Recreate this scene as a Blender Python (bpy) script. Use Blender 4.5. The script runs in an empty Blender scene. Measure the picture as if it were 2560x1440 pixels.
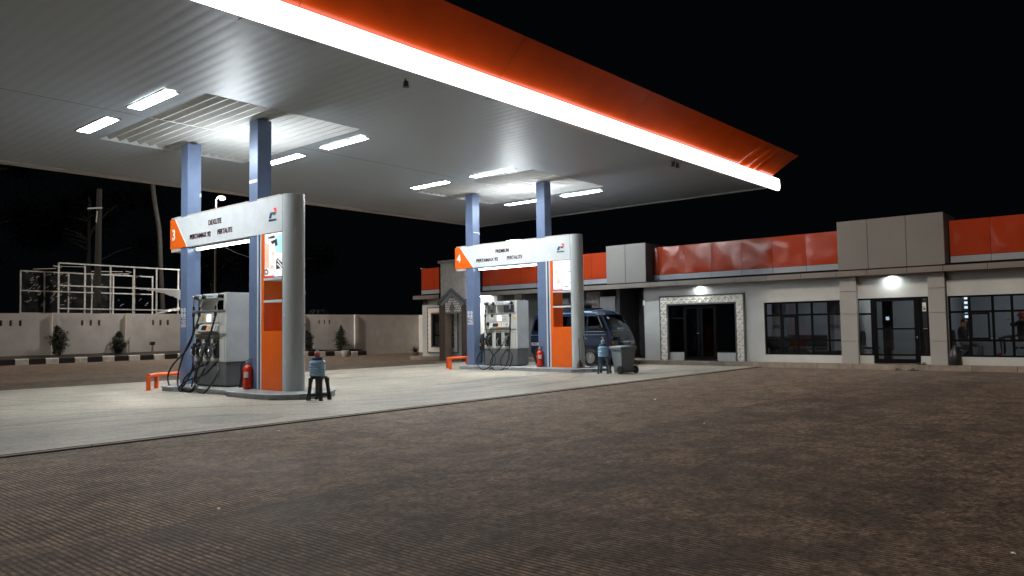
import bpy, math, random
from mathutils import Vector, Matrix
random.seed(7)
R = math.radians
sc = bpy.context.scene
col = sc.collection
PI = math.pi

# ------------------------------------------------------------------ camera
F = 1909.27; YAW = 0.7097; PITCH = 0.0529; ROLL = -0.0154; EYE = 1.32
cam_d = bpy.data.cameras.new("camera"); cam = bpy.data.objects.new("camera", cam_d); col.objects.link(cam)
fw = Vector((math.cos(PITCH)*math.cos(YAW), math.cos(PITCH)*math.sin(YAW), math.sin(PITCH)))
rt = Vector((math.sin(YAW), -math.cos(YAW), 0)); up = rt.cross(fw)
c_, s_ = math.cos(ROLL), math.sin(ROLL)
r2 = c_*rt + s_*up; u2 = -s_*rt + c_*up
M = Matrix(((r2.x, u2.x, -fw.x), (r2.y, u2.y, -fw.y), (r2.z, u2.z, -fw.z))).to_4x4()
M.translation = Vector((0, 0, EYE)); cam.matrix_world = M
cam_d.sensor_width = 36; cam_d.lens = 36*F/2560; cam_d.clip_start = .05; cam_d.clip_end = 1500
sc.camera = cam
# ------------------------------------------------------------------ world, night sky
w = bpy.data.worlds.new("World"); sc.world = w; w.use_nodes = True
bg = w.node_tree.nodes["Background"]; bg.inputs[0].default_value = (.28, .38, .55, 1); bg.inputs[1].default_value = .0035
# weak, low, warm light: added to stand in for unseen road lamps behind the photographer
sd = bpy.data.lights.new("sun", 'SUN'); sd.energy = 1.75; sd.angle = R(9); sd.color = (1, .86, .72)
sun = bpy.data.objects.new("sun", sd); col.objects.link(sun)
sun.rotation_euler = Vector((.97, .09, -.80)).to_track_quat('-Z', 'Y').to_euler()
sc.view_settings.view_transform = 'Standard'; sc.view_settings.look = 'None'
sc.view_settings.exposure = 0; sc.view_settings.gamma = 1
sc.cycles.max_bounces = 6; sc.cycles.diffuse_bounces = 3; sc.cycles.glossy_bounces = 3
sc.cycles.transparent_max_bounces = 12; sc.cycles.sample_clamp_indirect = 6
sc.cycles.caustics_reflective = False; sc.cycles.caustics_refractive = False

# ------------------------------------------------------------------ materials
def mat(name, c=(.5, .5, .5), rough=.6, metal=0., var=.12, scale=6, bump=0., bscale=40, emit=0, ec=None, spec=.5, coat=0.):
    m = bpy.data.materials.new(name); m.use_nodes = True
    n = m.node_tree.nodes; l = m.node_tree.links; p = n["Principled BSDF"]
    p.inputs["Roughness"].default_value = rough; p.inputs["Metallic"].default_value = metal
    p.inputs["Specular IOR Level"].default_value = spec; p.inputs["Coat Weight"].default_value = coat
    tc = n.new("ShaderNodeTexCoord")
    if var > 0:
        t = n.new("ShaderNodeTexNoise"); t.inputs["Scale"].default_value = scale; t.inputs["Detail"].default_value = 6; t.inputs["Roughness"].default_value = .65
        l.new(tc.outputs["Object"], t.inputs["Vector"])
        r = n.new("ShaderNodeValToRGB"); r.color_ramp.elements[0].position = .3; r.color_ramp.elements[1].position = .72
        r.color_ramp.elements[0].color = (*[x*(1-var) for x in c], 1); r.color_ramp.elements[1].color = (*[min(1, x*(1+var)) for x in c], 1)
        l.new(t.outputs["Fac"], r.inputs["Fac"]); l.new(r.outputs["Color"], p.inputs["Base Color"])
        mr = n.new("ShaderNodeMapRange"); mr.inputs["To Min"].default_value = max(.02, rough-.07); mr.inputs["To Max"].default_value = min(1, rough+.1)
        l.new(t.outputs["Fac"], mr.inputs["Value"]); l.new(mr.outputs["Result"], p.inputs["Roughness"])
    else:
        p.inputs["Base Color"].default_value = (*c, 1)
    if bump:
        t2 = n.new("ShaderNodeTexNoise"); t2.inputs["Scale"].default_value = bscale; t2.inputs["Detail"].default_value = 4
        l.new(tc.outputs["Object"], t2.inputs["Vector"])
        b = n.new("ShaderNodeBump"); b.inputs["Strength"].default_value = bump; b.inputs["Distance"].default_value = .02
        l.new(t2.outputs["Fac"], b.inputs["Height"]); l.new(b.outputs["Normal"], p.inputs["Normal"])
    if emit:
        p.inputs["Emission Color"].default_value = (*(ec or c), 1); p.inputs["Emission Strength"].default_value = emit
    return m

def glass(name, tint=(.45, .48, .5), refl=.35, rough=.03):
    m = bpy.data.materials.new(name); m.use_nodes = True; n = m.node_tree.nodes; l = m.node_tree.links; n.clear()
    o = n.new("ShaderNodeOutputMaterial"); mx = n.new("ShaderNodeMixShader"); t = n.new("ShaderNodeBsdfTransparent"); g = n.new("ShaderNodeBsdfGlossy")
    t.inputs[0].default_value = (*tint, 1); g.inputs["Roughness"].default_value = rough; g.inputs[0].default_value = (.8, .85, .9, 1)
    fr = n.new("ShaderNodeFresnel"); fr.inputs[0].default_value = 1.5
    ma = n.new("ShaderNodeMath"); ma.operation = 'MULTIPLY'; ma.inputs[1].default_value = refl*3; ma.use_clamp = True
    l.new(fr.outputs[0], ma.inputs[0]); l.new(ma.outputs[0], mx.inputs[0]); l.new(t.outputs[0], mx.inputs[1]); l.new(g.outputs[0], mx.inputs[2]); l.new(mx.outputs[0], o.inputs[0])
    return m

def ground_mat(name, dark, light, stain, groove=0., rough=.85, big=.35, mid=.45, spot=.8, grit=.45, arcs=()):
    m = bpy.data.materials.new(name); m.use_nodes = True; n = m.node_tree.nodes; l = m.node_tree.links; p = n["Principled BSDF"]
    tc = n.new("ShaderNodeTexCoord")
    def noise(s, d=8, r=.6, vec=None):
        t = n.new("ShaderNodeTexNoise"); t.inputs["Scale"].default_value = s; t.inputs["Detail"].default_value = d; t.inputs["Roughness"].default_value = r
        l.new(vec or tc.outputs["Object"], t.inputs["Vector"]); return t
    def ramp(src, a, b, ca, cb):
        r = n.new("ShaderNodeValToRGB"); r.color_ramp.elements[0].position = a; r.color_ramp.elements[1].position = b
        r.color_ramp.elements[0].color = (*ca, 1); r.color_ramp.elements[1].color = (*cb, 1); l.new(src, r.inputs["Fac"]); return r
    def mul(a, b, f=1.):
        x = n.new("ShaderNodeMix"); x.data_type = 'RGBA'; x.blend_type = 'MULTIPLY'; x.inputs[0].default_value = f
        l.new(a, x.inputs[6]); l.new(b, x.inputs[7]); return x.outputs[2]
    a = noise(big, 10, .68); base = ramp(a.outputs["Fac"], .36, .64, dark, light).outputs[0]
    b = noise(4.5, 8, .75); base = mul(base, ramp(b.outputs["Fac"], .40, .56, (mid, mid*.96, mid*.96), (1, 1, 1)).outputs[0], .85)
    mp = n.new("ShaderNodeMapping"); mp.inputs["Scale"].default_value = (.25, 1.6, 1); mp.inputs["Rotation"].default_value = (0, 0, .2); l.new(tc.outputs["Object"], mp.inputs["Vector"])
    s = noise(.9, 6, .6, mp.outputs[0]); base = mul(base, ramp(s.outputs["Fac"], .3, .46, stain, (1, 1, 1)).outputs[0], .85)
    g1 = noise(17, 6, .8); base = mul(base, ramp(g1.outputs["Fac"], .40, .60, (grit, grit*.97, grit*.95), (1.12, 1.12, 1.12)).outputs[0], 1)
    g2 = noise(1.7, 7, .75); base = mul(base, ramp(g2.outputs["Fac"], .44, .53, (.5+grit*.5, .5+grit*.49, .5+grit*.49), (1, 1, 1)).outputs[0], 1)
    for (ax, ay, ar, aw) in arcs:
        ds = n.new("ShaderNodeVectorMath"); ds.operation = 'DISTANCE'; ds.inputs[1].default_value = (ax, ay, .008); l.new(tc.outputs["Object"], ds.inputs[0])
        sb = n.new("ShaderNodeMath"); sb.operation = 'SUBTRACT'; sb.inputs[1].default_value = ar; l.new(ds.outputs["Value"], sb.inputs[0])
        ab = n.new("ShaderNodeMath"); ab.operation = 'ABSOLUTE'; l.new(sb.outputs[0], ab.inputs[0])
        ns = n.new("ShaderNodeMath"); ns.operation = 'MULTIPLY_ADD'; ns.inputs[1].default_value = .25; l.new(b.outputs["Fac"], ns.inputs[0]); l.new(ab.outputs[0], ns.inputs[2])
        base = mul(base, ramp(ns.outputs[0], aw+.07, aw+.2, (.72, .73, .76), (1, 1, 1)).outputs[0], .9)
    fine = noise(60, 3, .6); base = mul(base, ramp(fine.outputs["Fac"], .35, .65, (.72, .72, .72), (1.0, 1.0, 1.0)).outputs[0], .8)
    spots = n.new("ShaderNodeTexVoronoi"); spots.inputs["Scale"].default_value = 1.3; l.new(tc.outputs["Object"], spots.inputs["Vector"])
    base = mul(base, ramp(spots.outputs["Distance"], .02, .05, (.25, .25, .25), (1, 1, 1)).outputs[0], spot)
    h = fine.outputs["Fac"]
    bmp = n.new("ShaderNodeBump"); bmp.inputs["Strength"].default_value = .35; bmp.inputs["Distance"].default_value = .01
    if groove:
        sx = n.new("ShaderNodeSeparateXYZ")
        wob = noise(2.2, 4, .6); wv = n.new("ShaderNodeVectorMath"); wv.operation = 'MULTIPLY_ADD'
        wv.inputs[1].default_value = (.010, 0, 0); l.new(wob.outputs["Color"], wv.inputs[0]); l.new(tc.outputs["Object"], wv.inputs[2]); l.new(wv.outputs[0], sx.inputs[0])
        q = n.new("ShaderNodeMath"); q.operation = 'MULTIPLY'; q.inputs[1].default_value = 2*PI/.042; l.new(sx.outputs[0], q.inputs[0])
        si = n.new("ShaderNodeMath"); si.operation = 'SINE'; l.new(q.outputs[0], si.inputs[0])
        mr = n.new("ShaderNodeMapRange"); mr.inputs[1].default_value = -.15; mr.inputs[2].default_value = .75; mr.inputs[3].default_value = 1; mr.inputs[4].default_value = 0; l.new(si.outputs[0], mr.inputs[0])
        # grooves worn away in patches
        wn = noise(.55, 5, .7); wm = n.new("ShaderNodeMapRange"); wm.inputs[1].default_value = .36; wm.inputs[2].default_value = .54; wm.inputs[3].default_value = .22; wm.inputs[4].default_value = 1; l.new(wn.outputs["Fac"], wm.inputs[0])
        px_ = n.new("ShaderNodeMapRange"); px_.inputs[1].default_value = 3; px_.inputs[2].default_value = 9; px_.inputs[3].default_value = 1; px_.inputs[4].default_value = .4; l.new(sx.outputs[0], px_.inputs[0])
        wmm = n.new("ShaderNodeMath"); wmm.operation = 'MULTIPLY'; l.new(wm.outputs[0], wmm.inputs[0]); l.new(px_.outputs[0], wmm.inputs[1])
        gx = n.new("ShaderNodeMix"); gx.data_type = 'FLOAT'; gx.inputs[2].default_value = 1; l.new(wmm.outputs[0], gx.inputs[0]); l.new(mr.outputs[0], gx.inputs[3])
        cr = ramp(gx.outputs[0], 0, 1, (.10, .09, .08), (1.22, 1.22, 1.22)); base = mul(base, cr.outputs[0], groove)
        ad = n.new("ShaderNodeMath"); ad.operation = 'MULTIPLY_ADD'; ad.inputs[1].default_value = .5; l.new(gx.outputs[0], ad.inputs[0]); l.new(fine.outputs["Fac"], ad.inputs[2]); h = ad.outputs[0]
    l.new(h, bmp.inputs["Height"]); l.new(bmp.outputs[0], p.inputs["Normal"])
    l.new(base, p.inputs["Base Color"])
    rr = n.new("ShaderNodeMapRange"); rr.inputs[3].default_value = rough-.2; rr.inputs[4].default_value = rough+.1; l.new(a.outputs["Fac"], rr.inputs[0]); l.new(rr.outputs[0], p.inputs["Roughness"])
    return m

def dented(name, c, rough=.16):   # orange composite cladding with slight oil-canning
    m = mat(name, c, rough, 0, .1, .8, spec=.5)
    n = m.node_tree.nodes; l = m.node_tree.links; p = n["Principled BSDF"]
    tc = n.new("ShaderNodeTexCoord"); t = n.new("ShaderNodeTexNoise"); t.inputs["Scale"].default_value = 1.1; t.inputs["Detail"].default_value = 1; l.new(tc.outputs["Object"], t.inputs["Vector"])
    b = n.new("ShaderNodeBump"); b.inputs["Strength"].default_value = .5; b.inputs["Distance"].default_value = .09; l.new(t.outputs["Fac"], b.inputs["Height"]); l.new(b.outputs[0], p.inputs["Normal"])
    return m

MT = dict(
 ground=ground_mat('yard_concrete', (.20, .143, .098), (.33, .242, .168), (.62, .58, .55), 1., big=.55, grit=.32),
 slab=ground_mat('yard_concrete_worn', (.15, .108, .08), (.27, .195, .142), (.55, .52, .51), 1., big=.7, grit=.28),
 apron=ground_mat('apron_concrete', (.37, .345, .285), (.58, .53, .43), (.50, .55, .66), 0, .6, big=.22, mid=.85, spot=.4, grit=.82, arcs=((3.5, 8.2, 4.3, .05), (3.7, 8.4, 5.6, .04), (12.5, 20, 7.5, .05), (12.5, 20, 9.0, .05), (6.2, 10.9, .35, .3))),
 joint=mat('joint_filler', (.10, .075, .055), .95), latt=mat('lattice_plate', (.26, .235, .205), .6), pilast=mat('pilaster_cladding', (.30, .30, .292), .42, .05, .06, 1), lpole=mat('lamp_pole_steel', (.07, .068, .065), .6), kerbm=mat('kerb_concrete', (.24, .20, .165), .85, 0, .3, 3, .4),
 island=mat('island_paint', (.40, .425, .45), .55, 0, .22, 5, .15),
 islandtop=mat('island_top', (.25, .25, .24), .7, 0, .3, 4, .2),
 soil=mat('soil', (.03, .022, .015), 1, 0, .4, 5, .8, 12),
 wall=mat('rendered_wall', (.62, .60, .575), .9, 0, .14, 1.3, .15),
 white=mat('white_panel', (.60, .63, .65), .32, 0, .09, 3, spec=.5),
 pillar=mat('pillar_panel', (.60, .64, .66), .28, .1, 0),
 orange=dented('orange_cladding', (.31, .037, .011), .15),
 orangep=mat('orange_paint', (.78, .125, .01), .3, 0, .06, 4),
 fascia=mat('fascia_orange', (.66, .072, .004), .20, 0, .2, .6, 0, 2),
 blue=mat('blue_steel', (.15, .205, .335), .30, .2, .12, 2.5),
 navy=mat('navy_stripe', (.02, .07, .16), .4), dark=mat('dark_trim', (.02, .022, .025), .5),
 soffit=mat('soffit_sheet', (.335, .385, .43), .43, .22, .04, 1.2), recess=mat('recess_sheet', (.58, .60, .60), .5, 0, .04, 1.2), lip=mat('lip_trim', (.5, .48, .44), .5, .1, .12, 3),
 lamp=mat('panel_lamp', (1, 1, 1), .5, 0, 0, emit=148, ec=(.93, .98, 1)),
 strip=mat('strip_light', (1, 1, 1), .5, 0, 0, emit=2.7, ec=(1, 1, .985)),
 uplamp=mat('up_lamp', (1, 1, 1), .5, 0, 0, emit=230, ec=(.96, .99, 1)),
 tube=mat('tube_lamp', (1, 1, 1), .5, 0, 0, emit=14, ec=(.95, 1, 1)),
 poster=mat('poster_white', (.8, .8, .8), .4, 0, 0, emit=.5, ec=(1, .97, .95)),
 ppeach=mat('poster_peach', (.7, .3, .2), .4, 0, .3, 8, emit=.75, ec=(.95, .55, .45)),
 pteal=mat('poster_teal', (.3, .6, .6), .4, 0, .3, 8, emit=.6, ec=(.55, .85, .85)),
 pink=mat('poster_ink', (.05, .06, .07), .4, 0, 0, emit=.03), pred=mat('poster_red', (.7, .05, .03), .4, 0, 0, emit=.6, ec=(.85, .08, .05)),
 screen=mat('lit_screen', (.8, .85, .9), .3, 0, 0, emit=1.6, ec=(.85, .92, 1)),
 red=mat('red_gloss', (.55, .03, .015), .25, 0, .1, 5), railo=mat('rail_orange', (.75, .10, .015), .35, 0, .1, 8),
 black=mat('black_plastic', (.012, .013, .015), .4), rubber=mat('black_rubber', (.008, .008, .009), .35, 0, 0),
 cream=mat('dispenser_cream', (.56, .56, .52), .4, 0, .06, 3), dgrey=mat('dispenser_grey', (.125, .13, .135), .45, 0, .15, 4),
 silver=mat('silver_metal', (.6, .61, .62), .28, .9, .1, 6), yellow=mat('yellow_label', (.65, .42, .06), .5), btnw=mat('key_white', (.75, .76, .76), .4),
 orl=mat('orange_label', (.8, .32, .12), .5), letter=mat('maroon_letter', (.04, .006, .006), .4, 0, 0), wletter=mat('white_letter', (.85, .85, .85), .4, 0, 0),
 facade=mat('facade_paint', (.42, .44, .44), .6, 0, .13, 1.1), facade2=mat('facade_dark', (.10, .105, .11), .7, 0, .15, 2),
 clad=mat('beige_cladding', (.175, .17, .162), .42, .1, .07, .9), cladlip=mat('lip_cladding', (.17, .15, .135), .45, .1, .08, 1.2), gband=mat('grey_band', (.26, .28, .31), .4, .1, .07, 1.5),
 frame=mat('black_frame', (.004, .004, .005), .7, 0, 0, spec=.08), tile=mat('relief_tile', (.74, .71, .66), .6, 0, .1, 4), tilef=mat('relief_border', (.10, .105, .11), .5),
 stone=mat('stone_cladding', (.40, .385, .36), .85, 0, .2, 7, .8, 9), brown=mat('brown_stone', (.10, .068, .052), .8, 0, .35, 9, .6, 14),
 glassw=glass('window_glass', (.74, .76, .78), .14), glassd=glass('dark_glass', (.25, .26, .28), .05), glassv=glass('van_glass', (.16, .18, .2), .55),
 inwall=mat('room_wall', (.30, .32, .34), .8, 0, .1, 1.5), infloor=mat('room_floor', (.08, .08, .08), .4), room=mat('room_lamp', (1, 1, 1), .5, 0, 0, emit=17, ec=(.95, .98, 1)),
 roomd=mat('room_lamp_dim', (1, 1, 1), .5, 0, 0, emit=1.6, ec=(.9, .9, 1)),
 boothl=mat('booth_lamp', (1, 1, 1), .5, 0, 0, emit=24, ec=(1, .97, .9)), roomb=mat('room_lamp_bright', (1, 1, 1), .5, 0, 0, emit=38, ec=(1, .96, .88)), downl=mat('down_lamp', (1, 1, 1), .5, 0, 0, emit=260, ec=(.95, 1, .97)),
 van=mat('van_paint', (.024, .042, .095), .22, .3, .08, 3, coat=.6), tyre=mat('tyre', (.012, .012, .012), .8), chrome=mat('chrome', (.7, .72, .74), .15, 1, .05),
 lightblue=mat('light_blue_trim', (.22, .40, .52), .3), headl=mat('headlamp', (.5, .52, .55), .12, .6), amber=mat('amber', (.6, .2, .02), .3),
 bluepl=mat('blue_plastic', (.025, .06, .10), .4), darkpl=mat('dark_plastic', (.008, .011, .016), .4), binm=mat('bin_grey', (.21, .24, .265), .5, 0, .1, 6),
 timber=mat('bare_timber', (.66, .65, .63), .8, 0, .3, 8, .3), pole=mat('pole_concrete', (.018, .017, .016), .8, 0, .3, 5), steel=mat('galv_steel', (.30, .29, .27), .5, .4, .15, 5),
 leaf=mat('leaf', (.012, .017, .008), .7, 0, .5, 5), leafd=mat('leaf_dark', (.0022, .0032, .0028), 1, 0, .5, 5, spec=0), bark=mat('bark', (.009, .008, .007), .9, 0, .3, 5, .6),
 wpaint=mat('white_paint', (.72, .72, .69), .75, 0, .28, 5, .3), bpaint=mat('black_paint', (.010, .010, .011), .6, 0, .3, 6, .3),
 bucket=mat('white_bucket', (.42, .40, .37), .5, 0, .12, 5), skin=mat('skin', (.28, .15, .09), .6), cloth=mat('dark_cloth', (.015, .016, .02), .9), clothr=mat('red_cloth', (.30, .03, .035), .9),
 clothg=mat('grey_cloth', (.10, .11, .12), .9), hair=mat('hair', (.006, .005, .005), .6), reflect=mat('reflective_tape', (.75, .42, .1), .4), paper=mat('paper', (.6, .58, .54), .7),
 curtain=mat('curtain', (.32, .34, .36), .9), redc=mat('red_curtain', (.10, .06, .055), .9), sofa=mat('sofa', (.02, .018, .018), .5), soap=mat('soap', (.75, .12, .08), .3), wood=mat('broom_wood', (.10, .06, .04), .7),
)
def clearm(name, c, fac, rough=.1):
    m = bpy.data.materials.new(name); m.use_nodes = True; n = m.node_tree.nodes; l = m.node_tree.links; p = n["Principled BSDF"]; o = n["Material Output"]
    p.inputs["Base Color"].default_value = (*c, 1); p.inputs["Roughness"].default_value = rough; p.inputs["Specular IOR Level"].default_value = .9
    t = n.new("ShaderNodeBsdfTransparent"); t.inputs[0].default_value = (*[min(1, .45+x) for x in c], 1); x = n.new("ShaderNodeMixShader")
    lw = n.new("ShaderNodeLayerWeight"); lw.inputs[0].default_value = .5; mr = n.new("ShaderNodeMapRange"); mr.inputs[3].default_value = fac; mr.inputs[4].default_value = 1
    l.new(lw.outputs["Facing"], mr.inputs[0]); l.new(mr.outputs[0], x.inputs[0])
    l.new(t.outputs[0], x.inputs[1]); l.new(p.outputs[0], x.inputs[2]); l.new(x.outputs[0], o.inputs[0]); return m
MT['bottle'] = clearm('blue_bottle', (.30, .50, .70), .8); MT['clear'] = clearm('clear_plastic', (.7, .72, .75), .3)
def sheetm():
    m = clearm('plastic_sheet', (.10, .105, .11), .16, .12); n = m.node_tree.nodes; l = m.node_tree.links; p = n["Principled BSDF"]
    tc = n.new("ShaderNodeTexCoord"); mp = n.new("ShaderNodeMapping"); mp.inputs["Scale"].default_value = (1, 1, 2.0); mp.inputs["Rotation"].default_value = (0, .5, 0)
    t = n.new("ShaderNodeTexNoise"); t.inputs["Scale"].default_value = 3.2; t.inputs["Detail"].default_value = 2.5; t.inputs["Distortion"].default_value = .8
    l.new(tc.outputs["Object"], mp.inputs[0]); l.new(mp.outputs[0], t.inputs["Vector"])
    b = n.new("ShaderNodeBump"); b.inputs["Strength"].default_value = 1; b.inputs["Distance"].default_value = .22; l.new(t.outputs["Fac"], b.inputs["Height"]); l.new(b.outputs[0], p.inputs["Normal"])
    return m
MT['sheet'] = sheetm()

# ------------------------------------------------------------------ mesh helpers
class MB:
    def __init__(s): s.v = []; s.f = []; s.m = []; s.k = 0; s.sm = []
    def mi(s, k): s.k = k; return s
    def add(s, vs, fs, smooth=False):
        b = len(s.v); s.v += [tuple(v) for v in vs]
        for f in fs: s.f.append([b+i for i in f]); s.m.append(s.k); s.sm.append(smooth)
        return s
    def box(s, x0, y0, z0, x1, y1, z1):
        x0, x1 = sorted((x0, x1)); y0, y1 = sorted((y0, y1)); z0, z1 = sorted((z0, z1))
        return s.add([(x0,y0,z0),(x1,y0,z0),(x1,y1,z0),(x0,y1,z0),(x0,y0,z1),(x1,y0,z1),(x1,y1,z1),(x0,y1,z1)],
                     [(0,3,2,1),(4,5,6,7),(0,1,5,4),(1,2,6,5),(2,3,7,6),(3,0,4,7)])
    def bbox(s, x0, y0, z0, x1, y1, z1, b=.01):     # box with chamfered vertical & horizontal edges (octagonal in all sections)
        x0, x1 = sorted((x0, x1)); y0, y1 = sorted((y0, y1)); z0, z1 = sorted((z0, z1))
        def ring(z, i):
            a = b if not i else 0
            X0, X1, Y0, Y1 = x0+i, x1-i, y0+i, y1-i
            return [(X0+b,Y0,z),(X1-b,Y0,z),(X1,Y0+b,z),(X1,Y1-b,z),(X1-b,Y1,z),(X0+b,Y1,z),(X0,Y1-b,z),(X0,Y0+b,z)]
        rs = [ring(z0, b*.6), ring(z0+b, 0), ring(z1-b, 0), ring(z1, b*.6)]
        return s.loft(rs, caps=True)
    def loft(s, rings, caps=True, closed=True, smooth=False):
        n = len(rings[0]); vs = [p for r in rings for p in r]; fs = []
        for i in range(len(rings)-1):
            for j in range(n if closed else n-1):
                k = (j+1) % n; fs.append((i*n+j, i*n+k, (i+1)*n+k, (i+1)*n+j))
        s.add(vs, fs, smooth)
        if caps:
            s.add(rings[0], [tuple(reversed(range(n)))]); s.add(rings[-1], [tuple(range(n))])
        return s
    def prism(s, pts, z0, z1): return s.loft([[(x, y, z0) for x, y in pts], [(x, y, z1) for x, y in pts]])
    def yz(s, pts, x0, x1): return s.loft([[(x0, y, z) for y, z in pts], [(x1, y, z) for y, z in pts]])
    def lathe(s, prof, c=(0,0,0), n=20, axis='z', smooth=True):
        rs = []
        for r, h in prof:
            ring = []
            for i in range(n):
                a = 2*PI*i/n; p = (r*math.cos(a), r*math.sin(a), h)
                if axis == 'x': p = (p[2], p[0], p[1])
                if axis == 'y': p = (p[0], p[2], p[1])
                ring.append((p[0]+c[0], p[1]+c[1], p[2]+c[2]))
            rs.append(ring)
        return s.loft(rs, smooth=smooth)
    def tube(s, pts, r, n=8, cap=True, smooth=True):
        pts = [Vector(p) for p in pts]; rr = r if isinstance(r, (list, tuple)) else [r]*len(pts); rings = []
        d0 = (pts[1]-pts[0]).normalized(); u = d0.orthogonal().normalized()
        for i, p in enumerate(pts):
            d = (pts[min(i+1, len(pts)-1)]-pts[max(i-1, 0)])
            d = d.normalized() if d.length > 1e-6 else d0
            u = (u - d*u.dot(d)); u = u.normalized() if u.length > 1e-6 else d.orthogonal().normalized(); v = d.cross(u)
            rings.append([tuple(p+(u*math.cos(2*PI*k/n)+v*math.sin(2*PI*k/n))*rr[i]) for k in range(n)])
        return s.loft(rings, caps=cap, smooth=smooth)
    def bar(s, a, b, w=.03, h=None):
        a = Vector(a); b = Vector(b); h = h or w; d = (b-a).normalized(); u = d.cross(Vector((0,0,1)))
        if u.length < .01: u = Vector((1,0,0))
        u = u.normalized()*w/2; v = u.cross(d).normalized()*h/2
        return s.loft([[tuple(p+u+v), tuple(p-u+v), tuple(p-u-v), tuple(p+u-v)] for p in (a, b)])
    def build(s, name, m, parent=None, loc=None):
        me = bpy.data.meshes.new(name); me.from_pydata(s.v, [], s.f); me.validate()
        ms = m if isinstance(m, (list, tuple)) else [m]
        for x in ms: me.materials.append(MT[x] if isinstance(x, str) else x)
        for i, p in enumerate(me.polygons):
            if i < len(s.m): p.material_index = min(s.m[i], len(ms)-1); p.use_smooth = s.sm[i]
        import bmesh
        bm = bmesh.new(); bm.from_mesh(me); bmesh.ops.recalc_face_normals(bm, faces=bm.faces); bm.to_mesh(me); bm.free()
        o = bpy.data.objects.new(name, me); col.objects.link(o)
        if parent: o.parent = parent
        if loc: o.location = loc
        return o
def smooth_curve(pts, k=6):     # Catmull-Rom
    P = [Vector(p) for p in pts]; P = [P[0]*2-P[1]]+P+[P[-1]*2-P[-2]]; out = []
    for i in range(1, len(P)-2):
        for j in range(k):
            t = j/k; a, b, c, d = P[i-1:i+3]
            out.append(.5*((2*b)+(c-a)*t+(2*a-5*b+4*c-d)*t*t+(3*b-a-3*c+d)*t**3))
    out.append(P[-2]); return out
def thing(name, label, cat, loc=(0,0,0), group=None):
    o = bpy.data.objects.new(name, None); col.objects.link(o); o.location = loc; o.empty_display_size = .2
    o['label'] = label; o['category'] = cat
    if group: o['group'] = group
    return o
def tag(o, label, cat, group=None):
    o['label'] = label; o['category'] = cat
    if group: o['group'] = group
    return o
def struct(o): o['kind'] = 'structure'; return o
def dup(o, dx=(0,0,0), parent=None, skip=()):
    c = o.copy(); col.objects.link(c)
    if parent: c.parent = parent
    else: c.location = Vector(o.location)+Vector(dx)
    for ch in list(o.children):
        if ch.name.split('.')[0] not in skip: dup(ch, parent=c)
    return c
def text_mesh(name, txt, size, m, parent, origin, sx=1., bold=0., ext=.004):
    """lettering on a plane facing -X, reading towards -Y; origin = (x,y,z) of its lower left"""
    cu = bpy.data.curves.new(name, 'FONT'); cu.body = txt; cu.size = size; cu.extrude = ext; cu.offset = bold; cu.resolution_u = 3
    t = bpy.data.objects.new(name, cu); col.objects.link(t)
    dg = bpy.context.evaluated_depsgraph_get(); me = bpy.data.meshes.new_from_object(t.evaluated_get(dg)); bpy.data.objects.remove(t)
    x, y, z = origin
    for v in me.vertices:
        a, b, c = v.co; v.co = (x-c, y-a*sx, z+b)
    me.materials.clear(); me.materials.append(MT[m]); o = bpy.data.objects.new(name, me); col.objects.link(o); o.parent = parent
    return o

# ================================================================== SETTING
def gz(x, y):
    def ss(t): t = max(0, min(1, t)); return t*t*(3-2*t)
    return -.27*ss((x-20)/12)*ss((y-26.5)/8)
def sheet_grid(xs, ys, dz=0.):
    b = MB(); nx, ny = len(xs), len(ys)
    b.add([(x, y, gz(x, y)+dz) for y in ys for x in xs], [(j*nx+i, j*nx+i+1, (j+1)*nx+i+1, (j+1)*nx+i) for j in range(ny-1) for i in range(nx-1)])
    return b
def rng(a, b, n): return [a+(b-a)*i/n for i in range(n+1)]
struct(sheet_grid([-300, -100, -40]+rng(-20, 60, 40)+[100, 300], [-300, -100, -40, -10, 0, 10, 20]+rng(26, 46, 20)+[70, 150, 300]).build('ground', 'ground'))
struct(MB().add([(-40, -25, .004), (23.16, -25, .004), (23.16, 5.3, .004), (-40, 5.3, .004)], [(0, 1, 2, 3)]).build('ground_slab', 'slab'))
struct(MB().add([(-12, 9.86, .008), (23.15, 9.86, .008), (23.15, 21.5, .008), (-12, 21.5, .008)], [(0, 1, 2, 3)]).build('forecourt_apron', 'apron'))
# expansion joints and drainage channel
jb = MB()
jb.box(-12, 21.5, .0, 23.1, 21.54, .012)
struct(jb.build('ground_joints', 'joint'))
dr = MB()
dr.box(-12, 9.66, .0, 23.15, 9.72, .011); dr.box(-12, 9.80, .0, 23.15, 9.87, .011)
dr.mi(1)
for k in range(36): dr.box(-12+k*.98, 9.722, .002, -12+k*.98+.955, 9.798, .0125)
struct(dr.build('drainage_channel', ['frame', 'kerbm']))
# pavement with kerb in front of the building
pv = MB()
for k in range(32):
    y0 = -6+k*1.0; pv.box(23.17, y0, 0, 23.32, y0+.988, .148); 
pv.box(23.325, -6, 0, 33, 26.2, .145)
struct(pv.build('pavement', 'kerbm'))
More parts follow.
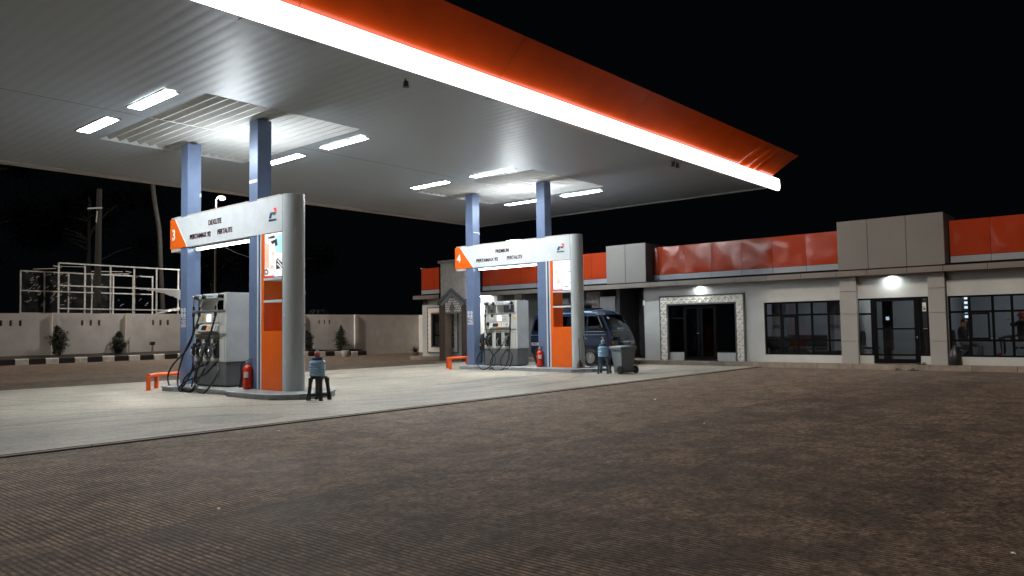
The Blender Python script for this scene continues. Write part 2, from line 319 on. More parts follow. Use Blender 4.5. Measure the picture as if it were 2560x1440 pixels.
# planted verge with black and white kerb
ve = MB(); n_ = 60
for i in range(n_):
    x0 = -8+i*.66; x1 = x0+.66
    if x0 > 31.2: break
    for x in (x0,): 
        a, b = gz(x0, 40), gz(x1, 40)
        h0 = .34+.05*random.random(); 
        ve.add([(x0, 39.87, a+.24), (x1, 39.87, b+.24), (x1, 40.2, b+h0+.02), (x0, 40.2, a+.36), (x1, 40.62, b+.40), (x0, 40.62, a+.40)], [(0, 1, 2, 3), (3, 2, 4, 5)])
struct(ve.build('planted_verge', 'soil'))
kb = MB(); x = 11.64-1.25*16; i = 0
while x < 31.2:
    wd = .56 if i % 2 == 0 else .69
    kb.mi(i % 2); z = gz(x+.3, 39.7)
    kb.bbox(x, 39.74, z-.05, x+wd-.006, 39.9, z+.27+random.uniform(-.006, .006), .025)
    x += wd; i += 1
struct(kb.build('striped_kerb', ['wpaint', 'bpaint']))

# ---- boundary wall
wl = thing('boundary_wall', 'long white rendered boundary wall with small vent slots behind the verge', 'wall', (0, 40.6, 0))
b = MB(); z1, z0, zt = 1.79, -.5, 2.38
mods = [x for x in [(-8+3.42*k) for k in range(13)]]
vents = []
for k in range(-5, 8):
    bx = 14.69+3.46*k
    if bx < 30.5: vents += [bx, bx+.39, bx+.78]
vents = sorted(v for v in vents if -9 < v < 31)
xa = -10
for v in vents:
    b.box(xa, 0, 1.79, v, .15, 2.05); xa = v+.115
b.box(xa, 0, 1.79, 37, .15, 2.05)
b.box(-10, 0, -.5, 37, .15, 1.79); b.box(-10, 0, 2.05, 37, .15, 2.38)
b.box(37.0, -14, -.5, 37.15, .15, 2.38)
b.build('wall', 'wall', wl)
for x in (-.4, 3.05, 6.5, 9.97, 13.39, 16.8, 20.3, 23.8, 27.25, 31.3):
    MB().box(x, -.11, -.5, x+.25, -.002, 2.395).build('pilaster', 'wall', wl)
for v in vents: pass
MB().box(-10, .3, 1.6, 31.3, .32, 2.2).build('vent_backing', 'dark', wl)

# ---- timber frames behind the wall
def timber_frame(name, label, y, verts, zs, x0, x1, top=None):
    t = thing(name, label, 'timber frame', (x0, y, 0), 'timber frames behind the boundary wall')
    for x in verts:
        MB().bar((x-x0, random.uniform(-.02, .02), 0), (x-x0+random.uniform(-.03, .03), 0, (top or zs[0])+.02), .065, .06).build('post', 'timber', t)
    for z in zs:
        MB().bar((0, -.06, z+.02), (x1-x0, -.06, z-.03), .05, .06).build('rail', 'timber', t)
    return t
ft = timber_frame('timber_frame', 'bare white timber frame grid standing just behind the boundary wall', 41.9, [14.12, 15.33, 16.58, 17.78, 18.96, 20.14], [4.91, 3.79, 2.64], 14.08, 20.2)
fb = timber_frame('timber_frame', 'farther timber frame with torn plastic sheet, behind the bare frame', 45.6, [13.55, 14.66, 15.85, 17.01, 18.17, 19.29, 20.4], [4.72, 3.68, 2.5], 13.5, 20.4)
s = MB()
for (xa, xb, z) in ((14.59, 15.37, 4.98), (15.18, 16.03, 5.12), (17.4, 18.9, 4.96), (18.48, 19.21, 4.86), (19.3, 19.9, 5.05), (15.6, 17.1, 5.2)): s.bar((xa-13.5, .3+random.random()*1.5, z), (xb-13.5, .3+random.random()*1.5, z+.01), .03, .03)
s.build('roof_batten', 'timber', fb)
def wrinkle(x0, x1, z0, z1, nx, nz, amp, seed):
    rd = random.Random(seed); ph = [(rd.uniform(2, 9), rd.uniform(2, 9), rd.uniform(0, 6)) for _ in range(7)]; g = MB()
    vs = []
    for j in range(nz+1):
        for i in range(nx+1):
            x = x0+(x1-x0)*i/nx; z = z0+(z1-z0)*j/nz
            y = sum(math.sin(a*x+b_*z+c) for a, b_, c in ph)*amp/3
            vs.append((x, y, z))
    return g.add(vs, [(j*(nx+1)+i, j*(nx+1)+i+1, (j+1)*(nx+1)+i+1, (j+1)*(nx+1)+i) for j in range(nz) for i in range(nx)], True)
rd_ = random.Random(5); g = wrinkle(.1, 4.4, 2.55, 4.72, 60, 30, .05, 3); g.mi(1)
for k in range(85):  # pale tubes stand in for bright glints on the sheet's creases
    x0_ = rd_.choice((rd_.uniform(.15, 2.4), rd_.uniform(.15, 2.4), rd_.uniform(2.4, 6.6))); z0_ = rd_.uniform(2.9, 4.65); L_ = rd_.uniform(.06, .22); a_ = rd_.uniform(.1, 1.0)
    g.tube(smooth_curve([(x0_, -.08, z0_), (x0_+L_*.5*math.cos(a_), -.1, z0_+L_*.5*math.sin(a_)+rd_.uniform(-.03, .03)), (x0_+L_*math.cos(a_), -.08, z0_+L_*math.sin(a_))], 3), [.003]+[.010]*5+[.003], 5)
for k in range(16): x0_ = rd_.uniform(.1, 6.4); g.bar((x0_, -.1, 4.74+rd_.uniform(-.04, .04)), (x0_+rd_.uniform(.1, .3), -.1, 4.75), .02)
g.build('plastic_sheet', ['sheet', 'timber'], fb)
g = MB()
for k in range(14):
    a = k/13; x = 18.0+a*2.2-14.08; g_z = 3.78-.45*a*a*1.0
    g.add([(x, -.1, 3.76), (x+.17, -.1, 3.76), (x+.17, -.12, 3.7-.5*((a+.07)**2)+.03*math.sin(k*2)), (x, -.12, 3.7-.5*a*a)], [(0, 1, 2, 3)], True)
g.build('torn_sheet', 'clear', ft)
g = MB()
for k in range(10):
    a = k/10; x = 18.9+a*1.3-14.08; g.add([(x, -.12-.05*math.sin(k*3), 2.38+.28*a), (x+.14, -.14, 2.40+.28*(a+.1)), (x+.14, -.05, 2.55+.25*(a+.1)), (x, -.05, 2.5+.25*a)], [(0, 1, 2, 3)])
g.build('torn_sheet', 'clear', ft)

# ---- poles and the street lamp
t = thing('utility_pole', 'weathered concrete utility pole with short crossarm behind the timber frames', 'pole', (16.55, 43.6, 0))
MB().tube([(0, 0, 0), (.02, 0, 4.6), (.05, 0, 9.2)], [.19, .165, .13], 12).build('pole', 'pole', t)
MB().bar((-.6, -.15, 8.05), (.15, -.15, 8.18), .07).bar((-.17, -.2, 7.35), (-.12, -.2, 7.95), .05).build('crossarm', 'steel', t)
sl = thing('street_lamp', 'slim steel street lamp with one glowing head, rising behind the far sign beam', 'street lamp', (20.85, 39.1, 0))
MB().tube([(0, 0, -.05), (0, 0, 8.55), (.06, -.1, 8.72), (.16, -.2, 8.78)], [.065, .05, .04, .035], 10).build('pole', 'lpole', sl)
MB().lathe([(.03, .05), (.10, .02), (.13, -.05), (.12, -.07)], (.24, -.25, 8.78), 14).build('lamp_head', 'steel', sl)
MT['slamp'] = mat('street_bulb', (1, 1, 1), .5, 0, 0, emit=4600, ec=(1, .93, .85))
MB().lathe([(.12, 0), (.14, -.04), (.12, -.10), (.05, -.13)], (.24, -.25, 8.705), 14).build('bulb', 'slamp', sl)
MB().tube([(20.85+.0, 39.1, 6.2), (23.5, 41.5, 6.0), (26, 43.6, 5.9), (34, 50, 6.2)], .012, 4).build('overhead_wire', 'steel')
tag(bpy.data.objects['overhead_wire'], 'thin overhead wire running right from the street lamp pole', 'wire')

# ---- foliage
def leaves(b, c, rx, ry, rz, n, size, seed, shell=.55, leafy=1.):
    rd = random.Random(seed); lob = [(Vector((rd.uniform(-1, 1), rd.uniform(-1, 1), rd.uniform(-1, 1))).normalized(), rd.uniform(.15, .42)) for _ in range(7)]
    for _ in range(n):
        d = Vector((rd.gauss(0, 1), rd.gauss(0, 1), rd.gauss(0, 1))).normalized()
        k = rd.uniform(shell, 1)*(.72+sum(w*max(0, d.dot(q))**3 for q, w in lob))
        p = Vector((c[0]+d.x*rx*k, c[1]+d.y*ry*k, c[2]+d.z*rz*k))
        a = Vector((rd.gauss(0, 1), rd.gauss(0, 1), rd.gauss(0, 1)+.4)).normalized()*size*rd.uniform(.6, 1.4)
        q = a.orthogonal().normalized()*size*.35*leafy
        b.add([p, p+a*.5+q, p+a, p+a*.5-q], [(0, 1, 2, 3)])
    return b
def bush(x, y, z0, h, r, label, seed, cone=True, name='bush'):
    t = thing(name, label, 'bush', (x, y, z0), 'clipped bushes in front of the boundary wall')
    MB().tube([(0, 0, -.1), (.01, 0, h*.35), (0, .02, h*.8)], [.035, .025, .01], 6).build('stem', 'bark', t)
    b = MB(); n = 9
    for i in range(n):
        f = i/(n-1); rr = r*max(.22, 1-abs((f-.42)/.62)**(2.2 if cone else 3))*random.uniform(.8, 1.15)
        leaves(b, (random.uniform(-.07, .07), 0, .12*h+f*.82*h), rr, rr, h*.13, 330, .085, seed*31+i, .35)
    b.build('foliage', 'leaf', t); return t
bush(13.55, 40.2, .36, 1.36, .42, 'tall ragged bush, brightest and leftmost in front of the white wall', 1)
bush(16.32, 40.2, .36, 1.05, .36, 'rounder low bush beside the thin wall pipe, right of the ragged one', 2)
bush(27.45, 40.2, gz(27.4, 40)+.34, 1.15, .36, 'bush half hidden by the grey pillar of station 3', 3)
bush(29.9, 40.2, gz(29.9, 40)+.34, 1.42, .44, 'dark upright bush behind the white bucket', 4)
def palm(x, y, zt, label, seed):
    t = thing('palm', label, 'palm', (x, y, 0)); rd = random.Random(seed)
    MB().tube([(0, 0, 0), (.05, 0, zt*.5), (0, 0, zt)], [.09, .07, .05], 8).build('trunk', 'bark', t)
    b = MB()
    for k in range(13):
        a = k*2.4; L = rd.uniform(.55, .8); pr = None
        for i in range(7):
            f = i/6; p = Vector((math.cos(a)*L*f, math.sin(a)*L*f*.7, zt+.35*math.sin(f*2.4)-.25*f*f))
            if pr is not None:
                s_ = Vector((-math.sin(a), math.cos(a), -.5))*.09*(1-f*.6)
                b.add([pr, p, p+s_], [(0, 1, 2)]); b.add([pr, p, p-Vector((s_.x, s_.y, -s_.z))], [(0, 1, 2)])
            pr = p
    b.build('crown', 'leaf', t)
palm(29.0, 41.3, 2.45, 'small palm whose fronds show just above the wall', 5)
def tree(x, y, h, r, label, seed, lean=0., trunkm='bark'):
    t = thing('tree', label, 'tree', (x, y, 0), 'dark trees behind the yard'); rd = random.Random(seed)
    tr = MB(); tr.tube([(0, 0, 0), (lean*.4, 0, h*.3), (lean*.8, 0, h*.6), (lean, 0, h*.85)], [.2, .16, .11, .05], 9)
    cb = MB()
    for k in range(12):
        a = rd.uniform(0, 6.3); z = h*rd.uniform(.45, .85); e = Vector((lean*.8+math.cos(a)*r*rd.uniform(.3, .9), math.sin(a)*r*rd.uniform(.3, .9), z+rd.uniform(.3, h*.18)))
        tr.tube([(lean*z/h, 0, z), tuple((Vector((lean*z/h, 0, z))+e)/2+Vector((0, 0, .2))), tuple(e)], [.06, .045, .02], 5)
        leaves(cb, e, r*.42, r*.42, r*.34, 900, .2, seed*50+k, .1)
    tr.build('trunk', trunkm, t); cb.build('crown', 'leafd', t)
tree(10.5, 47, 11, 4.2, 'dark broad tree far left behind the timber frames', 11)
tree(19.2, 52, 12, 4.5, 'tall dark tree right of the utility pole, hidden by night', 12)
tree(26.5, 50, 9.5, 3.8, 'dark tree under the street lamp glow behind the wall', 13)
tree(34, 52, 10, 4.3, 'dark tree behind the right part of the boundary wall', 14)
tp = thing('bare_trunk', 'pale slanting bare trunk between the utility pole and the blue column', 'tree', (20.0, 43.6, 0))
MB().tube(smooth_curve([(.25, 0, 0), (-.05, 0, 5.2), (-.15, 0, 7.2), (-.45, 0, 9.0), (-.6, 0, 10.5)], 4), [.13]*17, 8).build('trunk', 'pole', tp)

# small things along the verge
t = MB().tube([(0, 0, -.05), (0, 0, .72), (.05, -.02, .76), (.09, -.03, .72)], .022, 7).build('wall_pipe', 'steel', None, (16.86, 40.3, .4)); tag(t, 'thin upright water pipe against the wall beside the low bush', 'pipe')
t = thing('garden_light', 'short post with black box head standing in the verge', 'garden light', (18.04, 40.3, .36))
MB().tube([(0, 0, 0), (.0, 0, .38)], [.07, .05], 8).build('post', 'kerbm', t); MB().bbox(-.11, -.1, .38, .11, .1, .56, .02).build('box_head', 'black', t)
t = MB().lathe([(.17, 0), (.2, .02), (.225, .25), (.235, .30), (.225, .38), (.23, .385), (.215, .385), (.2, .1)], (0, 0, 0), 20).build('bucket', 'bucket', None, (26.75, 35.5, gz(26.75, 35.5))); tag(t, 'white bucket standing on the ground at the striped kerb', 'bucket')
t = thing('potted_plant', 'spiky potted plant at the left corner of the building pavement', 'potted plant', (24.55, 27.2, 0))
MB().lathe([(.12, 0), (.14, .02), (.17, .24), (.19, .27), (.17, .27)], (0, 0, 0), 14).build('pot', 'dgrey', t)
b = MB()
for k in range(60):
    a = random.uniform(0, 6.3); L = random.uniform(.25, .5); e = random.uniform(.35, 1.3)
    p = Vector((math.cos(a)*L*math.cos(e), math.sin(a)*L*math.cos(e), .25+L*math.sin(e))); q = Vector((-math.sin(a), math.cos(a), 0))*.02
    b.add([Vector((0, 0, .22))+q, Vector((0, 0, .22))-q, p], [(0, 1, 2)])
b.build('leaves', 'leaf', t)

# ================================================================== CANOPY
CX0, CX1, CY0, CY1, CZ = -7.1, 24.75, 9.91, 23.1, 5.87
cp = thing('fuel_canopy', 'wide forecourt canopy with ribbed metal soffit, orange fascia and glowing white edge strip', 'canopy', ((CX0+CX1)/2, (CY0+CY1)/2, CZ))
ox, oy = (CX0+CX1)/2, (CY0+CY1)/2
def C(x, y, z): return (x-ox, y-oy, z-CZ)
RX = [(7.09, 10.75), (16.92, 20.58)]; RY0, RY1, SEAM = 13.67, 18.70, 16.10
def ribs(b, x0, x1, y0, y1, z, prof):
    """ribbed sheet: prof = list of (dx, dz) over one pitch"""
    xs = []; x = x0
    pitch = prof[-1][0]
    while x < x1-1e-6:
        for dx, dz in prof[:-1]:
            if x+dx < x1: xs.append((x+dx, z+dz))
        x += pitch
    xs.append((x1, z+prof[0][1]))
    v = [C(a, y, h) for y in (y0, y1) for a, h in xs]; n = len(xs)
    b.add(v, [(i, i+1, n+i+1, n+i) for i in range(n-1)], len(prof) > 6)
flat = [(.23*i/8, .0017*(1-math.cos(2*PI*(i/8)**1.6))) for i in range(9)]
b = MB()
spans = [(CX0, RX[0][0]), (RX[0][1], RX[1][0]), (RX[1][1], CX1)]
for ya, yb, dz in ((CY0, RY0-.003, 0), (RY0, SEAM-.006, .004), (SEAM+.006, RY1-.003, 0), (RY1, CY1-.35, .004)):
    if ya in (RY0, SEAM+.006):
        for xa, xb in spans: ribs(b, xa, xb, ya, yb, CZ+dz, flat)
    else: ribs(b, CX0, CX1, ya, yb, CZ+dz, flat)
b.build('soffit', 'soffit', cp)
tooth = [(0, 0), (.03, 0), (.115, .095), (.145, .095), (.23, 0)]
for xa, xb in RX:
    b = MB(); ribs(b, xa, xb, RY0, SEAM-.01, CZ+.01, tooth); ribs(b, xa, xb, SEAM+.01, RY1, CZ+.035, tooth)
    for (p, q, r, s2) in ((xa, RY0, xa, RY1), (xb, RY0, xb, RY1), (xa, RY0, xb, RY0), (xa, RY1, xb, RY1)):
        b.add([C(p, q, CZ), C(r, s2, CZ), C(r, s2, CZ+.16), C(p, q, CZ+.16)], [(0, 1, 2, 3)])
    b.box(*C(xa, SEAM-.012, CZ+.0), *C(xa+1.7, SEAM+.012, CZ+.012))
    b.build('corrugated_recess', 'recess', cp)
    MB().box(*C(xa-.1, RY0-.1, CZ+.17), *C(xb+.1, RY1+.1, CZ+.18)).build('recess_back', 'dark', cp)
b = MB()   # perimeter trim
b.box(*C(CX0, CY1-.345, CZ-.03), *C(CX1, CY1, CZ+.12)); b.box(*C(CX1-.12, CY0+.1, CZ-.022), *C(CX1, CY1-.35, CZ+.12)); b.box(*C(CX0, CY0+.1, CZ-.022), *C(CX0+.12, CY1-.35, CZ+.12))
b.build('edge_trim', 'lip', cp)
MB().box(*C(CX0, CY0-.02, CZ-.012), *C(CX1, CY0+.035, CZ+.1)).build('edge_trim', 'dark', cp)
for (xa, xb, m_) in ((5.7, 7.0, 'gband'), (11.0, 11.2, 'gband'), (13.2, 14.9, 'lip'), (15.6, 17.0, 'gband'), (20.3, 21.6, 'lip'), (18.4, 19.5, 'gband')):
    MB().box(*C(xa, CY0+.04, CZ-.012), *C(xb, CY0+.17, CZ-.003)).build('flashing', m_, cp)
# glowing strip: half-round box along the front edge
b = MB(); prof = [(CY0-.03, 5.84), (CY0-.12, 5.80), (CY0-.20, 5.79), (CY0-.225, 5.83), (CY0-.235, 6.0), (CY0-.225, 6.15), (CY0-.20, 6.19), (CY0-.03, 6.215)]
rings = [[C(x, y, z) for y, z in prof] for x in (CX0-.3, CX1+.36)]
tip = [C(CX1+.44, (y-CY0+.13)*.8+CY0-.13, 5.97+(z-6.015)*.5) for y, z in prof]
b.loft(rings+[tip], closed=True, smooth=False); b.build('light_strip', 'strip', cp)
# flared fascia (four sides)
zb, zt2 = 6.225, 6.95; fl = .74
bt = [(CX0, CY0-.08), (CX1+.02, CY0-.08), (CX1+.02, CY1), (CX0, CY1)]
tpn = [(CX0-fl, CY0-fl), (CX1+fl, CY0-fl), (CX1+fl, CY1+fl), (CX0-fl, CY1+fl)]
def fac(i, segs, dent=False):
    j = (i+1) % 4; g = MB(); nz = 16
    for s3 in range(segs):
        a, c2 = s3/segs, (s3+1)/segs-.00025
        nx = 70 if (i == 0 and s3 == segs-1) else 14; vs = []
        for r_ in range(nz+1):
            f = r_/nz
            for q in range(nx+1):
                t_ = a+(c2-a)*q/nx
                pb = Vector((*bt[i], zb)).lerp(Vector((*bt[j], zb)), t_); pt = Vector((*tpn[i], zt2)).lerp(Vector((*tpn[j], zt2)), t_)
                p = pb.lerp(pt, f)
                p.y += .0
                if i == 0:
                    p.y += .012*math.sin(t_*37+f*2)*math.sin(f*PI)
                    for (xc, d, wd) in ((22.35, .13, .14), (23.0, .12, .13), (23.45, .10, .10)):
                        p.y += d*math.exp(-((p.x-xc-f*.55)/wd)**2)*math.exp(-((f-.32)/.33)**2)
                vs.append(C(*p))
        g.add(vs, [(r_*(nx+1)+q, r_*(nx+1)+q+1, (r_+1)*(nx+1)+q+1, (r_+1)*(nx+1)+q) for r_ in range(nz) for q in range(nx)], True)
    g.build('fascia', 'fascia', cp)
fac(0, 7); fac(1, 3); fac(2, 7); fac(3, 3)
b = MB(); b.add([C(x, y, 6.8) for x, y in ((CX0-fl*.8, CY0-fl*.8), (CX1+fl*.8, CY0-fl*.8), (CX1+fl*.8, CY1+fl*.8), (CX0-fl*.8, CY1+fl*.8))], [(0, 1, 2, 3)])
b.add([C(x, y, CZ+.19) for x, y in ((CX0, CY0+.05), (CX1-.02, CY0+.05), (CX1-.02, CY1-.02), (CX0, CY1-.02))], [(0, 1, 2, 3)])
b.add([C(x, y, z) for x, y, z in ((CX1-.03, CY0+.04, CZ+.1), (CX1-.03, CY1-.03, CZ+.1), (CX1-.03, CY1-.03, 6.4), (CX1-.03, CY0+.04, 6.4))], [(0, 1, 2, 3)])
b.add([C(x, y, z) for x, y, z in ((CX0, CY1-.03, CZ+.1), (CX1-.03, CY1-.03, CZ+.1), (CX1-.03, CY1-.03, 6.4), (CX0, CY1-.03, 6.4))], [(0, 1, 2, 3)])
b.build('roof_deck', 'dark', cp)

# ---- panel lamps in the soffit
pos_words = {0: 'nearest the camera', 1: '', 2: ''}
def ceiling_light(x0, x1, y0, y1, label):
    t = thing('ceiling_light', label, 'ceiling light', ((x0+x1)/2, (y0+y1)/2, CZ), 'panel lamps in the canopy soffit')
    w, h = (x1-x0)/2, (y1-y0)/2
    b = MB(); b.box(-w-.03, -h-.03, -.022, -w, h+.03, .0); b.box(w, -h-.03, -.022, w+.03, h+.03, 0); b.box(-w, -h-.03, -.022, w, -h, 0); b.box(-w, h, -.022, w, h+.03, 0)
    b.build('frame', 'steel', t)
    MB().prism([(-w, -h+.12), (-w+.08, -h), (w-.08, -h), (w, -h+.12), (w, h), (-w, h)], -.014, -.006).build('diffuser', 'lamp', t)
labs = [('glowing panel left of station 3 recess, nearer the front edge', 'glowing panel left of station 3 recess, nearer the far edge', 'glowing panel right of station 3 recess, nearer the front edge', 'glowing panel right of station 3 recess, partly behind a blue column'),
        ('glowing panel left of station 4 recess, nearer the front edge', 'glowing panel left of station 4 recess, nearer the far edge', 'glowing panel right of station 4 recess, nearer the front edge', 'glowing panel right of station 4 recess, partly behind a blue column')]
for k, dx in enumerate((0, 9.833)):
    for q, (xa, ya) in enumerate(((6.44, 14.0), (6.44, 16.62), (11.09, 14.14), (11.09, 16.7))):
        ceiling_light(xa+dx, xa+.27+dx, ya, ya+1.58, labs[k][q])
# small fittings under the soffit edge
t = thing('spotlight', 'single small black spotlight hanging under the soffit near the glowing strip', 'spotlight', (9.11, 10.3, CZ))
MB().tube([(0, 0, 0), (0, 0, -.07)], .012, 6).build('stem', 'black', t); MB().lathe([(.02, .06), (.045, .04), (.05, -.04), (.06, -.06)], (0, -.02, -.10), 12).build('shade', 'black', t)
t = thing('spotlight', 'pair of small black spotlights on one bracket near the canopy corner', 'spotlight', (18.84, 10.16, CZ))
MB().bar((-.05, 0, 0), (-.05, 0, -.05), .02).bar((-.14, 0, -.05), (.14, 0, -.05), .02).build('bracket', 'black', t)
for sx in (-.12, .12): MB().lathe([(.02, .07), (.045, .05), (.05, -.03), (.065, -.07)], (sx, 0, -.1), 12).build('shade', 'black', t)

# ================================================================== STATIONS
X3, DX = 8.672, 9.833
def nothing(): pass
# columns
def column(dx, y, label):
    t = thing('canopy_column', label, 'column', (8.685+dx, y, .126), 'square blue columns under the canopy')
    MB().bbox(0, 0, 0, .332, .333, 5.745, .006).build('shaft', 'blue', t)
    MB().box(-.03, -.03, 0, .362, .363, .012).build('base_plate', 'blue', t)
    return t
c1 = column(0, 14.527, 'blue square column of station 3 nearer the grey pillar, seen dark side on')
c2 = column(0, 17.607, 'blue square column at the far left end of station 3 beside the pump')
c3 = column(DX, 14.527, 'blue square column of station 4 nearer the grey pillar')
c4 = column(DX, 17.607, 'blue square column at the far left end of station 4 with white scratches')
# bits of tape and scratches
def bit(parent, boxes, m='wletter', name='peeling_tape'):
    b = MB()
    for q in boxes: b.box(*q)
    b.build(name, m, parent)
bit(c1, [(-.006, .01, 4.38, .0, .325, 4.45)]); bit(c2, [(.30, -.004, 4.48, .333, .0, 4.56)])
bit(c4, [(.04, -.005, 4.43, .30, .0, 4.455), (.30, -.005, 4.38, .33, 0, 4.45), (-.005, .02, 3.62, 0, .14, 3.64), (-.005, .02, 3.64, 0, .05, 3.76)])
# warning pictograms on the far-left columns
def stickers(t):
    b = MB()
    def ring(y, z, r):
        n = 16; pr = []
        for i in range(n+1):
            a = 2*PI*i/n; pr.append((y+r*math.cos(a), z+r*math.sin(a)*.95))
        for i in range(n):
            (a, c), (e, f) = pr[i], pr[i+1]
            k = .72; (a2, c2), (e2, f2) = (y+(a-y)*k, z+(c-z)*k), (y+(e-y)*k, z+(f-z)*k)
            b.add([(-.004, a, c), (-.004, e, f), (-.004, e2, f2), (-.004, a2, c2)], [(0, 1, 2, 3)])
        b.bar((-.004, y+r*.55, z+r*.55), (-.004, y-r*.55, z-r*.55), .004, .016)
        b.box(-.005, y-.012, z-.03, -.003, y+.012, z+.03)
    for y in (.235, .105):
        for z in (1.745, 1.625): ring(y, z, .058)
    b.build('warning_pictogram', 'wletter', t)
    b = MB()
    for (ya, yb, z, h) in ((.05, .20, 1.535, .018), (.03, .29, 1.488, .012), (.09, .25, 1.462, .010), (.05, .2, 1.434, .016), (.03, .29, 1.395, .012), (.04, .28, 1.372, .010), (.03, .28, 1.348, .012)): b.box(-.005, ya, z, -.002, yb, z+h)
    b.build('notice_lines', 'wletter', t)
stickers(c2); stickers(c4)

def island(dx, label):
    t = thing('pump_island', label, 'pump island', (8.92+dx, 15.5, 0), 'raised pump islands')
    def out(w1, w0, g):
        pts = [(-w1, 14.8), (-w1, 13.2+g), (-w1+.42, 12.76+g), (w1-.42, 12.76+g), (w1, 13.2+g), (w1, 14.75), (w0, 14.95), (w0, 16.95), (w1, 17.15), (w1, 17.7-g), (w1-.45, 18.22-g), (-w1+.45, 18.22-g), (-w1, 17.7-g), (-w1, 17.15), (-w0, 16.95), (-w0, 14.95)]
        return [(x, y-15.5) for x, y in pts]
    b = MB(); a = out(.80, .64, 0); c = out(.775, .615, .02)
    b.loft([[(x, y, 0) for x, y in c], [(x, y, .092) for x, y in c], [(x, y, .096) for x, y in a], [(x, y, .116) for x, y in a], [(x, y, .126) for x, y in c]])
    b.build('island_body', ['island'], t)
    MB().prism([(x*.95, y*.985) for x, y in c], .1262, .129).build('island_deck', 'islandtop', t)
    return t
island(0, 'grey kerbed concrete island carrying station 3'); island(DX, 'grey kerbed concrete island carrying station 4')

